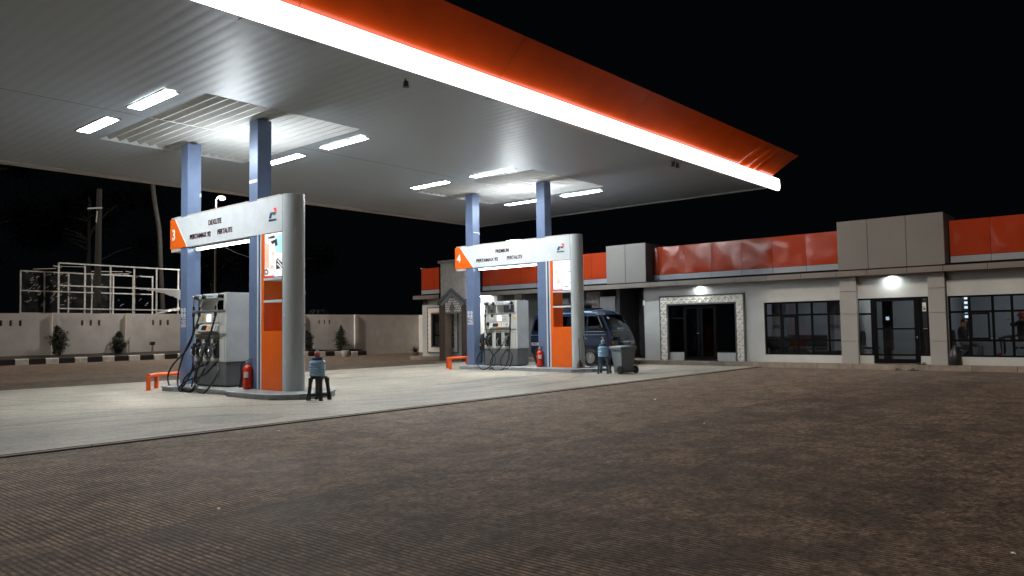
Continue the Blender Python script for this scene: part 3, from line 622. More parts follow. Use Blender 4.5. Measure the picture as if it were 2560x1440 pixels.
def portal(dx, num, top, left, right, ty, label):
    t = thing('station_sign', label, 'fuel station sign', (X3+dx, 13.57, .126), 'numbered portal signs over the pumps')
    O = 13.57; Z = .126
    T = .48
    def Y(y): return y-O
    def zz(z): return z-Z
    b = MB(); b.box(0, Y(13.575), zz(3.37), T, Y(14.53), zz(4.103)); b.box(0, Y(14.53), zz(3.37), T, Y(17.62), zz(4.103))
    # beam has its skin only: columns pass just behind the face
    b = MB()
    pts = [(13.575, 3.372), (17.60, 3.372), (18.20, 4.075), (13.575, 4.075)]
    b.yz([(Y(y), zz(z)) for y, z in pts], 0, .012)
    b.box(0, Y(13.575), zz(4.075), .012, Y(18.2), zz(4.103))
    b.box(T-.012, Y(13.575), zz(3.372), T, Y(18.41), zz(4.103))
    b.box(.013, Y(13.575), zz(4.09), T-.013, Y(14.52), zz(4.103)); b.box(.013, Y(14.87), zz(4.09), T-.013, Y(17.6), zz(4.103)); b.box(.013, Y(17.945), zz(4.09), T-.013, Y(18.40), zz(4.103))
    b.box(.013, Y(14.87), zz(3.372), T-.013, Y(17.6), zz(3.385)); b.box(.013, Y(17.945), zz(3.372), T-.013, Y(18.40), zz(3.385))
    b.build('beam', 'white', t)
    b = MB()   # bright flashing along the top edge, cut around the columns
    for ya, yb in ((13.6, 14.52), (14.865, 17.6), (17.945, 18.38)): b.box(-.004, Y(ya), zz(4.104), .05, Y(yb), zz(4.135))
    b.build('top_flashing', 'lip', t)
    MB().yz([(Y(y), zz(z)) for y, z in ((17.60, 3.372), (18.44, 3.372), (18.44, 4.09), (18.215, 4.09), (17.62, 3.372))][:4], -.006, 0).build('number_panel', 'orangep', t)
    MB().yz([(Y(y), zz(z)) for y, z in ((17.575, 3.372), (17.60, 3.372), (18.215, 4.09), (18.185, 4.09))], -.007, -.001).build('panel_edge', 'wletter', t)
    MB().box(.0, Y(17.95), zz(3.30), T, Y(18.40), zz(3.368)).build('under_box', 'lip', t)
    text_mesh('number', num, .36, 'wletter', t, (-.008, Y(18.345), zz(3.59)), .92, .014)
    text_mesh('fuel_lettering', top, .165, 'letter', t, (-.006, Y(16.58), zz(3.785)), ty[0], .0035)
    text_mesh('fuel_lettering', left, .155, 'letter', t, (-.006, Y(17.45), zz(3.535)), ty[1], .0035)
    text_mesh('fuel_lettering', right, .155, 'letter', t, (-.006, Y(ty[3]), zz(3.54)), ty[2], .0035)
    text_mesh('emblem_lettering', 'PERTAMINA', .056, 'navy', t, (-.006, Y(14.065), zz(3.607)), .93, .002)
    def par(pts, m): MB().yz([(Y(y), zz(z)) for y, z in pts], -.008, -.001).build('emblem', m, t)
    par([(13.90, 3.87), (13.80, 3.87), (13.775, 3.80), (13.845, 3.80)], 'pred')
    par([(14.01, 3.79), (13.93, 3.79), (13.985, 3.675), (14.065, 3.675)], 'navy')
    par([(13.915, 3.79), (13.79, 3.79), (13.83, 3.725), (13.905, 3.725), (13.93, 3.755)], 'dgrey')
    # pillar with rounded near end
    n = 20; r = T/2; arc = [(r-r*math.cos(PI*i/n), -.0-r*math.sin(PI*i/n)*1.03) for i in range(n+1)]
    b = MB(); b.loft([[(x, y, zz(z)) for x, y in arc] for z in (.126, 4.128)], caps=True, closed=True, smooth=True)
    b.build('rounded_pillar', 'pillar', t)
    MB().box(-.003, -.002, 0, .01, .006, zz(4.12)).build('seam', 'gband', t)
    # leg with stripes, poster and shelf opening
    b = MB(); T2 = T
    b.box(0, Y(13.577), 0, T2, Y(14.25), zz(1.345))        # lower box
    b.box(0, Y(14.25), 0, T2, Y(14.348), zz(3.37))         # inner upright
    b.build('orange_panel', 'orangep', t)
    b = MB(); b.box(.02, Y(13.577), zz(2.45), T2-.02, Y(14.25), zz(3.37)); b.build('poster_case', 'dark', t)
    b = MB(); b.box(-.002, Y(14.352), 0, T2, Y(14.40), zz(3.37)); b.box(-.002, Y(14.462), 0, T2, Y(14.515), zz(3.37)); b.build('white_stripe', 'white', t)
    MB().box(0, Y(14.402), 0, T2-.002, Y(14.46), zz(3.37)).build('navy_stripe', 'navy', t)
    MB().box(.004, Y(14.516), 0, .02, Y(14.526), zz(3.37)).build('dark_edge', 'dark', t)
    b = MB(); b.box(-.012, Y(13.572), zz(2.39), .46, Y(14.25), zz(2.44)); b.build('shelf', 'white', t)
    b = MB(); b.box(-.012, Y(13.572), zz(1.935), .46, Y(14.25), zz(1.98)); b.build('shelf', 'white', t)
    # poster
    p = MB(); x = .006
    def q(m_, pts, d=0):
        p.mi(m_); p.yz([(Y(14.235)-a*.65, zz(2.455)+c*.90) for a, c in pts], x-.001-d, x+.006)
    q(0, [(0, 0), (1, 0), (1, 1), (0, 1)])
    rd = random.Random(ord(num))
    if num == '3':
        q(1, [(.0, .22), (.26, .2), (.26, .78), (.0, .8)], .001); q(2, [(.62, .55), (1, .52), (1, .98), (.6, .9)], .001)
        q(0, [(.28, .16), (.60, .15), (.60, .85), (.28, .84)], .002); q(1, [(.42, .50), (.50, .46), (.56, .54), (.52, .6), (.42, .56)], .003)
        q(3, [(.35, .82), (.70, .86), (.74, .72), (.62, .68), (.58, .78), (.44, .74)], .003); q(3, [(.66, .16), (1, .18), (1, .30), (.72, .42), (.66, .36)], .003)
        q(0, [(.72, .36), (.76, .38), (1, .24), (1, .21)], .004); q(0, [(.7, .28), (.74, .3), (.98, .2), (.92, .18)], .004)
        q(3, [(.02, .07), (.16, .06), (.24, .12), (.12, .2), (.02, .18)], .003); q(0, [(.05, .10), (.13, .09), (.18, .12), (.11, .16), (.05, .15)], .004)
        q(1, [(.32, .18), (.56, .2), (.5, .28), (.34, .26)], .004)
        q(3, [(.15, .92), (.55, .95), (.6, .9), (.5, .88), (.2, .89)], .003)
    else:
        q(1, [(.04, .58), (.2, .55), (.32, .6), (.26, .68), (.08, .66)], .001); q(1, [(.22, .22), (.42, .24), (.36, .42), (.26, .42)], .002)
        for _ in range(26):
            a, c = rd.uniform(.05, .9), rd.uniform(.12, .95); L, W = rd.uniform(.04, .2), rd.uniform(.008, .02); an = rd.uniform(-.6, .6)
            q(3, [(a, c), (a+L*math.cos(an), c+L*math.sin(an)), (a+L*math.cos(an), c+L*math.sin(an)+W), (a, c+W)], .003)
        q(2, [(.35, .78), (.45, .84), (.5, .8), (.45, .74)], .002); q(3, [(.45, .1), (.9, .13), (.8, .09)], .003)
    q(4, [(0, 0), (.6, 0), (.52, .035), (0, .035)], .005)
    p.build('poster', ['poster', 'ppeach', 'pteal', 'pink', 'pred'], t)
    # scuffs
    b = MB()
    for k in range(10):
        a = rd.uniform(.2, 2.9); z = rd.uniform(.8, 4.0); rr = r+.003; px, py = r-rr*math.cos(a), -rr*math.sin(a)*1.03
        b.box(px-.006, py-.006, zz(z), px+.006, py+.006, zz(z)+rd.uniform(.02, .10))
    b.build('scuff', 'wletter', t)
    # tube lamp under the beam
    b = MB(); b.box(.10, Y(14.9), zz(3.335), .38, Y(17.55), zz(3.370)); b.build('lamp_housing', 'white', t)
    MB().tube([(.2, Y(15.05), zz(3.312)), (.2, Y(17.5), zz(3.312))], .024, 10).build('tube_lamp', 'tube', t)
    return t
portal(0, '3', 'DEXLITE', 'PERTAMAX 92', 'PERTALITE', (.93, 1.0, .88, 16.17), 'white and orange portal sign number 3 reading DEXLITE, with grey rounded pillar')
portal(DX, '4', 'PREMIUM', 'PERTAMAX 92', 'PERTALITE', (.86, 1.0, .88, 16.09), 'white and orange portal sign number 4 reading PREMIUM, with grey rounded pillar')
# uplights lying on the beams
for dx, lb in ((0, 'hidden uplight on top of the number 3 beam between its blue columns'), (DX, 'hidden uplight on top of the number 4 beam between its blue columns')):
    t = thing('uplight', lb, 'floodlight', (8.92+dx, 15.95, 4.104), 'uplights on the sign beams')
    MB().box(-.12, -.32, 0, .12, .32, .05).build('housing', 'dgrey', t); MB().box(-.10, -.30, .051, .10, .30, .056).build('lens', 'uplamp', t)

# ---- dispensers
XF = 8.61
def dispenser(dx, swivels, hoses, nozz, label, sticker):
    t = thing('fuel_dispenser', label, 'fuel dispenser', (XF+dx, 16.365, .129), 'fuel dispensers')
    def Y(y): return y-16.365
    def Z(z): return z-.129
    D = .56
    b = MB(); b.bbox(.0, Y(15.66), Z(.16), D, Y(17.07), Z(.68), .012); b.build('base', 'dgrey', t)
    MB().box(.04, Y(15.7), 0, D-.04, Y(17.03), Z(.16)).build('plinth', 'black', t)
    b = MB(); b.bbox(-.004, Y(15.655), Z(.682), D+.004, Y(17.075), Z(1.83), .014); b.build('body', 'cream', t)
    MB().bbox(-.006, Y(15.645), Z(.69), D+.006, Y(15.654), Z(2.212), .003).build('side_panel', 'white', t)
    b = MB(); b.bbox(-.004, Y(15.655), Z(1.832), D+.004, Y(15.78), Z(2.21), .01); b.build('side_cabinet', 'cream', t)
    MB().box(.1, Y(15.785), Z(1.84), D-.1, Y(15.86), Z(2.07), ).build('dark_recess', 'black', t)
    MB().bbox(.06, Y(16.97), Z(1.832), D-.06, Y(17.05), Z(2.09), .01).build('post', 'cream', t)
    b = MB(); b.bbox(-.03, Y(15.785), Z(2.09), D+.0, Y(17.075), Z(2.20), .012); b.build('header', 'white', t)
    b = MB(); b.box(-.02, Y(15.7), Z(1.80), -.005, Y(17.06), Z(1.825)); b.build('ledge', 'silver', t)
    # front doors and lines
    b = MB(); b.bbox(-.016, Y(15.90), Z(1.545), -.004, Y(16.80), Z(1.755), .005); b.build('display_panel', 'cream', t)
    MB().box(-.020, Y(16.30), Z(1.575), -.017, Y(16.475), Z(1.735)).build('screen', 'screen', t)
    b = MB()
    for z in (1.60, 1.65, 1.70): b.box(-.019, Y(16.08), Z(z), -.0165, Y(16.24), Z(z+.012))
    b.build('display_line', 'dgrey', t)
    if sticker: MB().box(-.019, Y(16.56), Z(1.60), -.0165, Y(16.70), Z(1.70)).build('yellow_sticker', 'yellow', t)
    else: MB().box(-.009, Y(15.70), Z(1.60), -.005, Y(15.78), Z(1.68)).build('yellow_sticker', 'yellow', t)
    # tilted keypad shelf
    b = MB(); pr = [(-.004, 1.33), (-.075, 1.345), (-.085, 1.365), (-.03, 1.50), (-.004, 1.51)]
    b.loft([[(x, Y(y), Z(z)) for x, z in pr] for y in (15.95, 16.78)]); b.build('keypad_shelf', 'cream', t)
    def tilt(y0, y1, a, c, m_, nm, d=.003):
        p0 = (-.083, 1.372); p1 = (-.032, 1.495)
        f = lambda s_: (p0[0]+(p1[0]-p0[0])*s_-d, p0[1]+(p1[1]-p0[1])*s_+d*.4)
        (xa, za), (xb, zb_) = f(a), f(c)
        MB().add([(xa, Y(y0), Z(za)), (xa, Y(y1), Z(za)), (xb, Y(y1), Z(zb_)), (xb, Y(y0), Z(zb_))], [(0, 1, 2, 3)]).build(nm, m_, t)
    tilt(16.41, 16.64, .08, .95, 'black', 'keypad_screen'); tilt(16.30, 16.40, .05, .95, 'orl', 'orange_sticker'); tilt(16.0, 16.28, .08, .95, 'dgrey', 'keypad')
    for i in range(3):
        for j in range(3): tilt(16.04+i*.075, 16.095+i*.075, .14+j*.27, .33+j*.27, 'btnw', 'key', .006)
    MB().bbox(-.05, Y(16.83), Z(1.42), -.005, Y(16.93), Z(1.53), .008).build('card_reader', 'black', t)
    b = MB(); b.box(-.03, Y(15.67), Z(1.285), -.005, Y(17.06), Z(1.305)); b.box(-.012, Y(15.9), Z(1.225), -.005, Y(16.97), Z(1.235)); b.build('trim_line', 'dgrey', t)
    MB().box(-.02, Y(16.62), Z(1.215), -.006, Y(16.85), Z(1.255)).build('door_handle', 'silver', t)
    if not sticker: MB().box(-.012, Y(16.28), Z(1.215), -.006, Y(16.52), Z(1.25)).build('yellow_sticker', 'yellow', t)
    b = MB(); b.box(-.008, Y(15.72), Z(.70), -.0045, Y(15.728), Z(1.2)); b.box(-.008, Y(15.72), Z(1.2), -.0045, Y(17.02), Z(1.206)); b.build('door_seam', 'dgrey', t)
    text_mesh('header_lettering', 'PERTAMINA', .05, 'dgrey', t, (-.034, Y(16.42), Z(2.125)), .9, .001, .001)
    MB().yz([(Y(16.50), Z(2.115)), (Y(16.52), Z(2.115)), (Y(16.47), Z(2.175)), (Y(16.44), Z(2.175))], -.034, -.031).build('header_emblem', 'navy', t)
    for y in (16.83, 16.43, 16.05):
        bt_ = MB(); bt_.bbox(-.045, Y(y-.12), Z(.76), -.005, Y(y+.12), Z(1.19), .02); bo = bt_.build('nozzle_boot', 'black', t)
        MB().tube(smooth_curve([(-.05, Y(y-.02), Z(1.02)), (-.10, Y(y), Z(.93)), (-.09, Y(y), Z(.84)), (-.05, Y(y), Z(.79))], 4), .013, 6).build('guard_loop', 'silver', bo)
        MB().tube([(-.02, Y(y), Z(.68)), (-.05, Y(y), Z(.60))], .02, 8).build('hose_outlet', 'black', bo)
    for y, m_ in nozz:
        n_ = MB(); n_.loft([[(-.10-dx_, Y(y+.05)+k, Z(z)) for dx_, k in ((0, -.03), (.06, -.02), (.06, .05), (0, .04))] for z in (.80, .92, 1.0, 1.03)], smooth=False)
        n_.bar((-.10, Y(y+.06), Z(1.03)), (-.08, Y(y), Z(1.06)), .07, .09)
        nz = n_.build('nozzle', m_, t)
        MB().tube([(-.09, Y(y+.01), Z(1.04)), (-.06, Y(y-.08), Z(1.10))], .012, 8).build('spout', 'silver', nz)
        MB().tube(smooth_curve([(-.14, Y(y+.07), Z(.97)), (-.19, Y(y+.05), Z(.90)), (-.16, Y(y+.03), Z(.80))], 4), .01, 6).build('trigger', 'silver', nz)
    for y, x, out in swivels:
        s1 = MB(); s1.lathe([(.03, -.02), (.05, 0), (.05, .1), (.035, .13)], (x-.12, Y(y), Z(2.14)), 12, 'x'); s1.bar((x-.03, Y(y), Z(2.13)), (0, Y(y), Z(2.13)), .09, .10)
        sw = s1.build('swivel', 'black', t)
        MB().lathe([(.028, 0), (.032, .02), (.03, .08)], (x-.16, Y(y), Z(2.14)), 12, 'x').build('swivel_cap', 'silver', sw)
        MB().mi(0).tube([(x-.10, Y(y), Z(2.12)), (x-.12, Y(y)+out*.4, Z(1.98)), (x-.12, Y(y)+out*.8, Z(1.92))], .02, 8).build('coupling', 'silver', sw)
        MB().tube([(x-.12, Y(y)+out*.8, Z(1.93)), (x-.12, Y(y)+out, Z(1.84))], .023, 8).build('sleeve', 'black', sw)
        MB().tube([(x-.12, Y(y)+out, Z(1.84)), (x-.12, Y(y)+out, Z(1.78))], .018, 8).build('coupling', 'silver', sw)
        MB().lathe([(.028, 0), (.036, .02), (.036, .07), (.024, .1)], (x-.12, Y(y)+out, Z(1.69)), 10).build('breakaway', 'black', sw)
    for pts in hoses:
        MB().tube(smooth_curve([(x, Y(y), Z(z)) for x, y, z in pts], 7), .0205, 8).build('hose', 'rubber', t)
    return t
dispenser(0, [(16.87, .0, .02), (16.55, .02, .12), (15.80, .0, .10)],
 [[(-.12, 16.89, 1.70), (-.14, 16.88, 1.3), (-.2, 17.05, .95), (-.3, 17.5, .60), (-.36, 17.62, .32), (-.38, 17.4, .06), (-.36, 17.05, .02), (-.3, 16.9, .20), (-.22, 16.75, .5), (-.14, 16.86, .80)],
  [(-.10, 16.67, 1.70), (-.16, 16.83, 1.3), (-.22, 17.1, .9), (-.3, 17.2, .5), (-.38, 17.08, .15), (-.40, 16.75, .0), (-.36, 16.5, .06), (-.3, 16.3, .3), (-.2, 16.22, .55), (-.12, 16.46, .66), (-.14, 16.48, .80)],
  [(-.12, 15.90, 1.70), (-.2, 15.98, 1.3), (-.26, 16.12, .95), (-.3, 16.28, .6), (-.36, 16.33, .3), (-.38, 16.15, .06), (-.34, 15.95, .03), (-.3, 15.62, .3), (-.22, 15.6, .5), (-.10, 15.85, .68), (-.06, 16.0, .66), (-.2, 16.25, .4), (-.36, 16.75, .25), (-.4, 17.0, .06), (-.36, 16.6, .0), (-.3, 16.35, .16)],
  [(-.06, 16.43, .62), (-.16, 16.7, .52), (-.28, 16.98, .3), (-.34, 16.95, .06), (-.3, 16.7, .03), (-.25, 16.65, .25), (-.12, 16.83, .60)]],
 [(16.83, 'black'), (16.43, 'dgrey'), (16.05, 'dgrey')], 'cream fuel dispenser of station 3 with three tangled black hoses', True)
dispenser(DX, [(16.90, 0, .0), (16.62, 0, .0), (15.84, 0, .0)],
 [[(-.12, 16.90, 1.70), (-.13, 16.88, 1.4), (-.15, 16.80, 1.1), (-.2, 16.70, .8), (-.26, 16.48, .45), (-.32, 16.5, .15), (-.36, 16.85, .02), (-.34, 17.12, .25), (-.28, 17.0, .55), (-.12, 16.78, .66), (-.2, 16.45, .45), (-.3, 16.38, .15), (-.3, 16.6, .02)],
  [(-.12, 15.84, 1.70), (-.12, 15.85, 1.2), (-.16, 15.86, .7), (-.24, 15.84, .35), (-.32, 15.98, .05), (-.34, 16.3, -.0), (-.3, 16.55, .14), (-.26, 16.5, .4), (-.2, 16.3, .62), (-.15, 16.12, .82)],
  [(-.06, 16.05, .62), (-.16, 15.8, .6), (-.26, 15.66, .4), (-.3, 15.74, .12), (-.28, 16.0, .06), (-.24, 16.16, .3), (-.14, 16.02, .64)]],
 [(16.83, 'black'), (16.05, 'silver')], 'cream fuel dispenser of station 4 with two neat black hose loops', False)

# ---- guard rails
def rail(dx, label):
    t = thing('guard_rail', label, 'guard rail', (8.92+dx, 18.4, 0), 'orange guard rails at the island ends')
    P = [(-.92, -.35), (-.47, .24), (.47, .24), (.92, -.35)]
    MB().tube([(x, y, .34) for x, y in [(-.92, -.35)]+P[1:3]+[(.92, -.35)]], .048, 10).build('rail', 'railo', t)
    for x, y in P: 
        MB().tube([(x, y, 0), (x, y, .345)], .05, 10).build('post', 'railo', t)
        MB().lathe([(.085, 0), (.085, .008), (.05, .009)], (x, y, 0.008), 12).build('foot_plate', 'railo', t)
rail(0, 'low orange pipe guard rail at the far end of station 3 island'); rail(DX, 'low orange pipe guard rail at the far end of station 4 island')

# ---- fire extinguishers
def ext(x, y, label):
    t = thing('fire_extinguisher', label, 'fire extinguisher', (x, y, .129), 'red fire extinguishers')
    MB().lathe([(.06, 0), (.098, .012), (.1, .04), (.1, .42), (.09, .46), (.06, .49), (.035, .51), (.035, .53)], n=22).build('cylinder', 'red', t)
    MB().lathe([(.04, .53), (.045, .54), (.045, .575), (.02, .59), (.02, .61)], n=12).build('valve', 'silver', t)
    MB().bar((-.01, .02, .60), (.13, -.05, .66), .025, .012).bar((0, 0, .585), (.14, -.02, .585), .025, .012).build('lever', 'black', t)
    MB().tube(smooth_curve([(0, .03, .57), (-.06, .09, .56), (-.09, .11, .45), (-.09, .11, .2), (-.07, .10, .06)], 5), .011, 6).build('hose', 'black', t)
    b = MB(); n = 8; ring = [(.1012*math.cos(PI*1.05+i*.14), .1012*math.sin(PI*1.05+i*.14)) for i in range(n)]
    b.loft([[(x_, y_, z) for x_, y_ in ring] for z in (.25, .37)], caps=False, closed=False); b.build('label_plate', 'paper', t)
    b = MB(); b.lathe([(.1015, .225), (.1015, .24)], n=22); b.build('strap', 'black', t)
ext(8.61, 14.77, 'red fire extinguisher beside the orange leg of station 3'); ext(8.61+DX, 14.75, 'red fire extinguisher beside the orange leg of station 4')

# ---- stools and water bottles
def stool(x, y, z, m, label, sc_=1., rot=0):
    t = thing('stool', label, 'stool', (x, y, z), 'plastic stools'); t.rotation_euler = (0, 0, rot); h = .455*sc_
    MB().bbox(-.128, -.128, h-.035, .128, .128, h, .02).build('seat', m, t)
    for sx in (-1, 1):
        for sy in (-1, 1):
            b = MB(); L = lambda k, w: [(sx*(.102+.040*k)-w, sy*(.102+.040*k)-w), (sx*(.102+.040*k)+w, sy*(.102+.040*k)-w), (sx*(.102+.040*k)+w, sy*(.102+.040*k)+w), (sx*(.102+.040*k)-w, sy*(.102+.040*k)+w)]
            b.loft([[(x_, y_, h*(1-k)) for x_, y_ in L(k, w_)] for k, w_ in ((.06, .034), (.3, .026), (.7, .024), (1, .03))]); b.build('leg', m, t)
    b = MB(); q = .133; z_ = h*.22
    for s4 in (-1, 1): b.box(-q, s4*q-.012, z_-.018, q, s4*q+.012, z_+.018); b.box(s4*q-.012, -q, z_-.018, s4*q+.012, q, z_+.018)
    b.build('brace', m, t)
    q2 = .118
    for s4 in (-1, 1):
      for ax in (0, 1):
        b = MB()       # arched apron, one per side
        for k in range(8):
                a0, a1 = PI*k/8, PI*(k+1)/8
                p = [(.10*math.cos(a0), h-.09-.0+.045*math.sin(a0)), (.10*math.cos(a1), h-.09+.045*math.sin(a1))]
                vs = [(p[0][0], h-.03), (p[1][0], h-.03), (p[1][0], p[1][1]), (p[0][0], p[0][1])]
                off = s4*q2
                b.add([((u, off, v) if ax == 0 else (off, u, v)) for u, v in vs], [(0, 1, 2, 3)])
        b.build('apron', m, t)
    return t
def bottle(x, y, z, label, pump):
    t = thing('water_bottle', label, 'water bottle', (x, y, z), 'gallon water bottles with soap pumps')
    pr = [(.12, 0), (.148, .01)]
    for k in range(4): pr += [(.15, .03+k*.05), (.15, .055+k*.05), (.14, .063+k*.05), (.14, .07+k*.05)]
    pr += [(.152, .235), (.15, .27), (.12, .295), (.085, .305)]
    MB().lathe(pr, n=26).build('bottle_body', 'bottle', t)
    MB().lathe([(.145, 0), (.145, .045)], n=24, c=(0, 0, -.001)).build('wet_base', 'bluepl', t)
    MB().lathe([(.088, .30), (.1, .31), (.1, .365), (.08, .37)], n=20).build('cap', 'navy', t)
    MB().lathe([(.052, .37), (.055, .375), (.055, .44)], n=16).build('soap', pump, t)
    MB().lathe([(.055, .44), (.05, .47), (.02, .485), (.015, .54)], n=12).build('soap_bottle', 'clear', t)
    MB().tube([(0, 0, .53), (0, .0, .555), (-.06, 0.02, .55)], .011, 6).build('pump_spout', 'white', t)
stool(8.72, 12.4, .008, 'darkpl', 'dark plastic stool under the water bottle beside station 3', 1.0, .35)
bottle(8.70, 12.42, .465, 'clear blue gallon bottle with red soap pump on the stool by station 3', 'soap')
stool(18.17, 12.2, .008, 'bluepl', 'dark blue plastic stool under the bottle between pillar 4 and the bin', 1.02, .3)
bottle(18.15, 12.22, .474, 'clear blue gallon bottle with clear pump on the stool by station 4', 'clear')
stool(8.93, 15.22, .129, 'darkpl', 'black stool mostly hidden behind the fire extinguisher of station 3', .98, .1)
stool(18.95, 17.62, .129, 'bluepl', 'blue plastic stool with a seated attendant behind the dispenser of station 4', 1.05, .2)

# ---- wheelie bin
t = thing('wheelie_bin', 'grey wheeled rubbish bin with closed lid beside the blue stool', 'bin', (18.38, 11.7, .008)); t.rotation_euler = (0, 0, -.35)
b = MB(); b.loft([[(x*s1, y*s1+o_, z) for x, y in ((-.26, -.24), (.26, -.24), (.26, .24), (-.26, .24))] for s1, z, o_ in ((.74, .03, 0), (.80, .2, 0), (.98, .66, 0), (1.06, .67, 0), (1.06, .72, 0))]); b.build('body', 'binm', t)
b = MB()
for s4 in (-.18, -.06, .06, .18): b.box(s4-.006, .245, .60, s4+.006, .285, .69); b.box(-.285, s4-.006, .60, -.25, s4+.006, .69)
b.build('rib', 'binm', t)
b = MB(); b.loft([[(x*s1, y*s1, z) for x, y in ((-.27, -.25), (.27, -.25), (.27, .25), (-.27, .25))] for s1, z in ((1.08, .722), (1.08, .745), (.98, .765), (.4, .785))]); ld = b.build('lid', 'binm', t)
MB().tube([(-.2, -.29, .76), (-.2, -.33, .76), (.2, -.33, .76), (.2, -.29, .76)], .016, 7).build('handle', 'binm', ld)
for sx in (-.27, .27): MB().lathe([(.1, -.03), (.115, -.02), (.115, .02), (.1, .03)], (sx, -.2, .115), 20, 'x').build('wheel', 'black', t)
MB().tube([(-.27, -.2, .115), (.27, -.2, .115)], .012, 6).build('axle', 'steel', t)
# ---- broom and dustpan leaning on pillar 4
t = thing('broom', 'short brown broom leaning on the rounded pillar of station 4', 'broom', (18.46, 13.24, .129))
MB().tube([(-.06, -.02, .2), (.02, .06, .86)], .013, 7).build('handle', 'wood', t); MB().loft([[(-.06+x, -.02+y, z) for x, y in ((-w, -w*.4), (w, -w*.4), (w, w*.4), (-w, w*.4))] for w, z in ((.11, 0), (.08, .12), (.02, .24))]).build('bristles', 'wood', t)
t = thing('dustpan', 'long-handled black dustpan standing against the pillar of station 4', 'dustpan', (18.62, 13.05, .129))
MB().tube([(-.05, .02, .08), (-.06, .14, .95)], .012, 7).build('handle', 'black', t); MB().loft([[(-.16, -.16, 0), (.16, -.1, 0), (.13, .1, 0), (-.15, .1, 0)], [(-.16, -.16, .012), (.16, -.1, .012), (.13, .1, .012), (-.15, .1, .012)]]).tube(smooth_curve([(-.16, -.15, .02), (-.05, -.16, .10), (.14, -.1, .08), (.15, 0, .03)], 4), .012, 6).build('pan', 'black', t)
# ================================================================== BUILDING
BX, FX, OX = 23.17, 23.5, 23.7
bd = thing('station_building', 'long low station office building with orange cladding band, beige blocks and glazed doors', 'building', (BX, 11.5, .148))
def B(x, y, z): return (x-BX, y-11.5, z-.148)
def bb(b, x0, y0, z0, x1, y1, z1, ch=0):
    a, c = B(x0, y0, z0), B(x1, y1, z1)
    return b.bbox(*a, *c, ch) if ch else b.box(*a, *c)
def part(name, m, boxes, ch=0, parent=None):
    b = MB()
    for q in boxes: bb(b, *q, ch)
    return b.build(name, m, parent or bd)
W = .14; zf = .148; zh = 2.69
# main facade with openings
part('wall', 'facade', [
 (FX, -4, zf, FX+W, 4.56, .37), (FX, -4, 2.02, FX+W, 4.9, zh),
 (FX, 4.9, 2.03, FX+W, 6.95, zh), (FX, 4.9, zf, FX+W, 5.27, .38), (FX, 6.5, zf, FX+W, 6.95, .38), (FX, 4.56, .37, FX+W, 5.03, 2.02), (FX, 4.56, zf, FX+W, 4.9, .37),
 (FX, 6.95, zf, FX+W, 9.70, .375), (FX, 6.95, 2.015, FX+W, 9.70, zh), (FX, 6.95, .375, FX+W, 7.38, 2.015),
 (FX, 9.70, zf, FX+W, 10.34, zh), (FX, 10.34, 2.35, FX+W, 13.41, zh), (FX, 13.41, zf, FX+W, 14.05, zh),
 (FX+.02, 10.70, zf, FX+W, 11.33, .42), (FX+.02, 12.55, zf, FX+W, 13.15, .42)])
part('pilaster', 'pilast', [(FX-.15, 4.585, zf, FX-.001, 5.0, .79), (FX-.15, 4.585, .80, FX-.001, 5.0, 1.57), (FX-.15, 4.585, 1.58, FX-.001, 5.0, 2.24), (FX-.15, 4.585, 2.25, FX-.001, 5.0, zh)], .004)
part('pilaster', 'pilast', [(FX-.15, 6.87, zf, FX-.001, 7.34, .79), (FX-.15, 6.87, .80, FX-.001, 7.34, 1.58), (FX-.15, 6.87, 1.59, FX-.001, 7.34, 2.24), (FX-.15, 6.87, 2.25, FX-.001, 7.34, zh)], .004)
part('pilaster_gap', 'dark', [(FX-.13, 4.565, zf, FX-.002, 4.583, zh)])
# corridor opening and recessed wing behind the van
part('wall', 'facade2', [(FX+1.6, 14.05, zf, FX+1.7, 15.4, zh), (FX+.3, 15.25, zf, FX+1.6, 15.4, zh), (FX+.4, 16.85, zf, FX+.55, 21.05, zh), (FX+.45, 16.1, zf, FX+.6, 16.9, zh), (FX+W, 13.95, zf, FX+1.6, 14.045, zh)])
part('pilaster', 'facade', [(FX+.25, 15.42, zf, FX+.6, 16.08, 2.45)])
part('wall', 'stone', [(FX+.40, 16.22, zf, FX+.449, 16.8, 2.66)])
b = MB()
for k in range(9): 
    for ya, yb in ((16.29, 16.49), (16.52, 16.72)): bb(b, FX+.37, ya, 1.97+k*.043, FX+.398, yb, 1.99+k*.043)
b.build('louvre_vent', 'lip', bd)
part('pilaster', 'facade', [(FX+.22, 19.86, zf, FX+.399, 20.26, zh)]); part('pilaster', 'facade', [(FX+.3, 17.6, zf, FX+.399, 18.6, 2.45)])
# left wing: lit cash machine booth and window wall
part('booth', 'wpaint', [(FX+1.0, 21.0, zf, FX+1.1, 22.2, zh), (FX, 21.0, zf, FX+1.0, 21.06, zh), (FX, 22.0, zf, FX+1.0, 22.1, zh), (FX, 21.06, 2.42, FX+.08, 22.0, zh), (FX+.08, 21.06, 2.6, FX+1, 22.0, 2.66)])
part('cash_machine', 'cream', [(FX+.55, 21.2, zf, FX+.98, 21.75, 1.55)], .03)
part('wall', 'facade', [(FX, 22.1, zf, FX+W, 23.46, zh), (FX, 25.18, zf, FX+W, 25.54, 2.45), (FX, 23.46, zf, FX+W, 25.18, .56), (FX, 23.46, 2.01, FX+W, 25.18, zh), (FX+W, 25.40, zf, 30, 25.53, zh)])
part('wall', 'facade2', [(FX+.03, 25.2, 2.46, FX+W, 25.50, 2.68)])
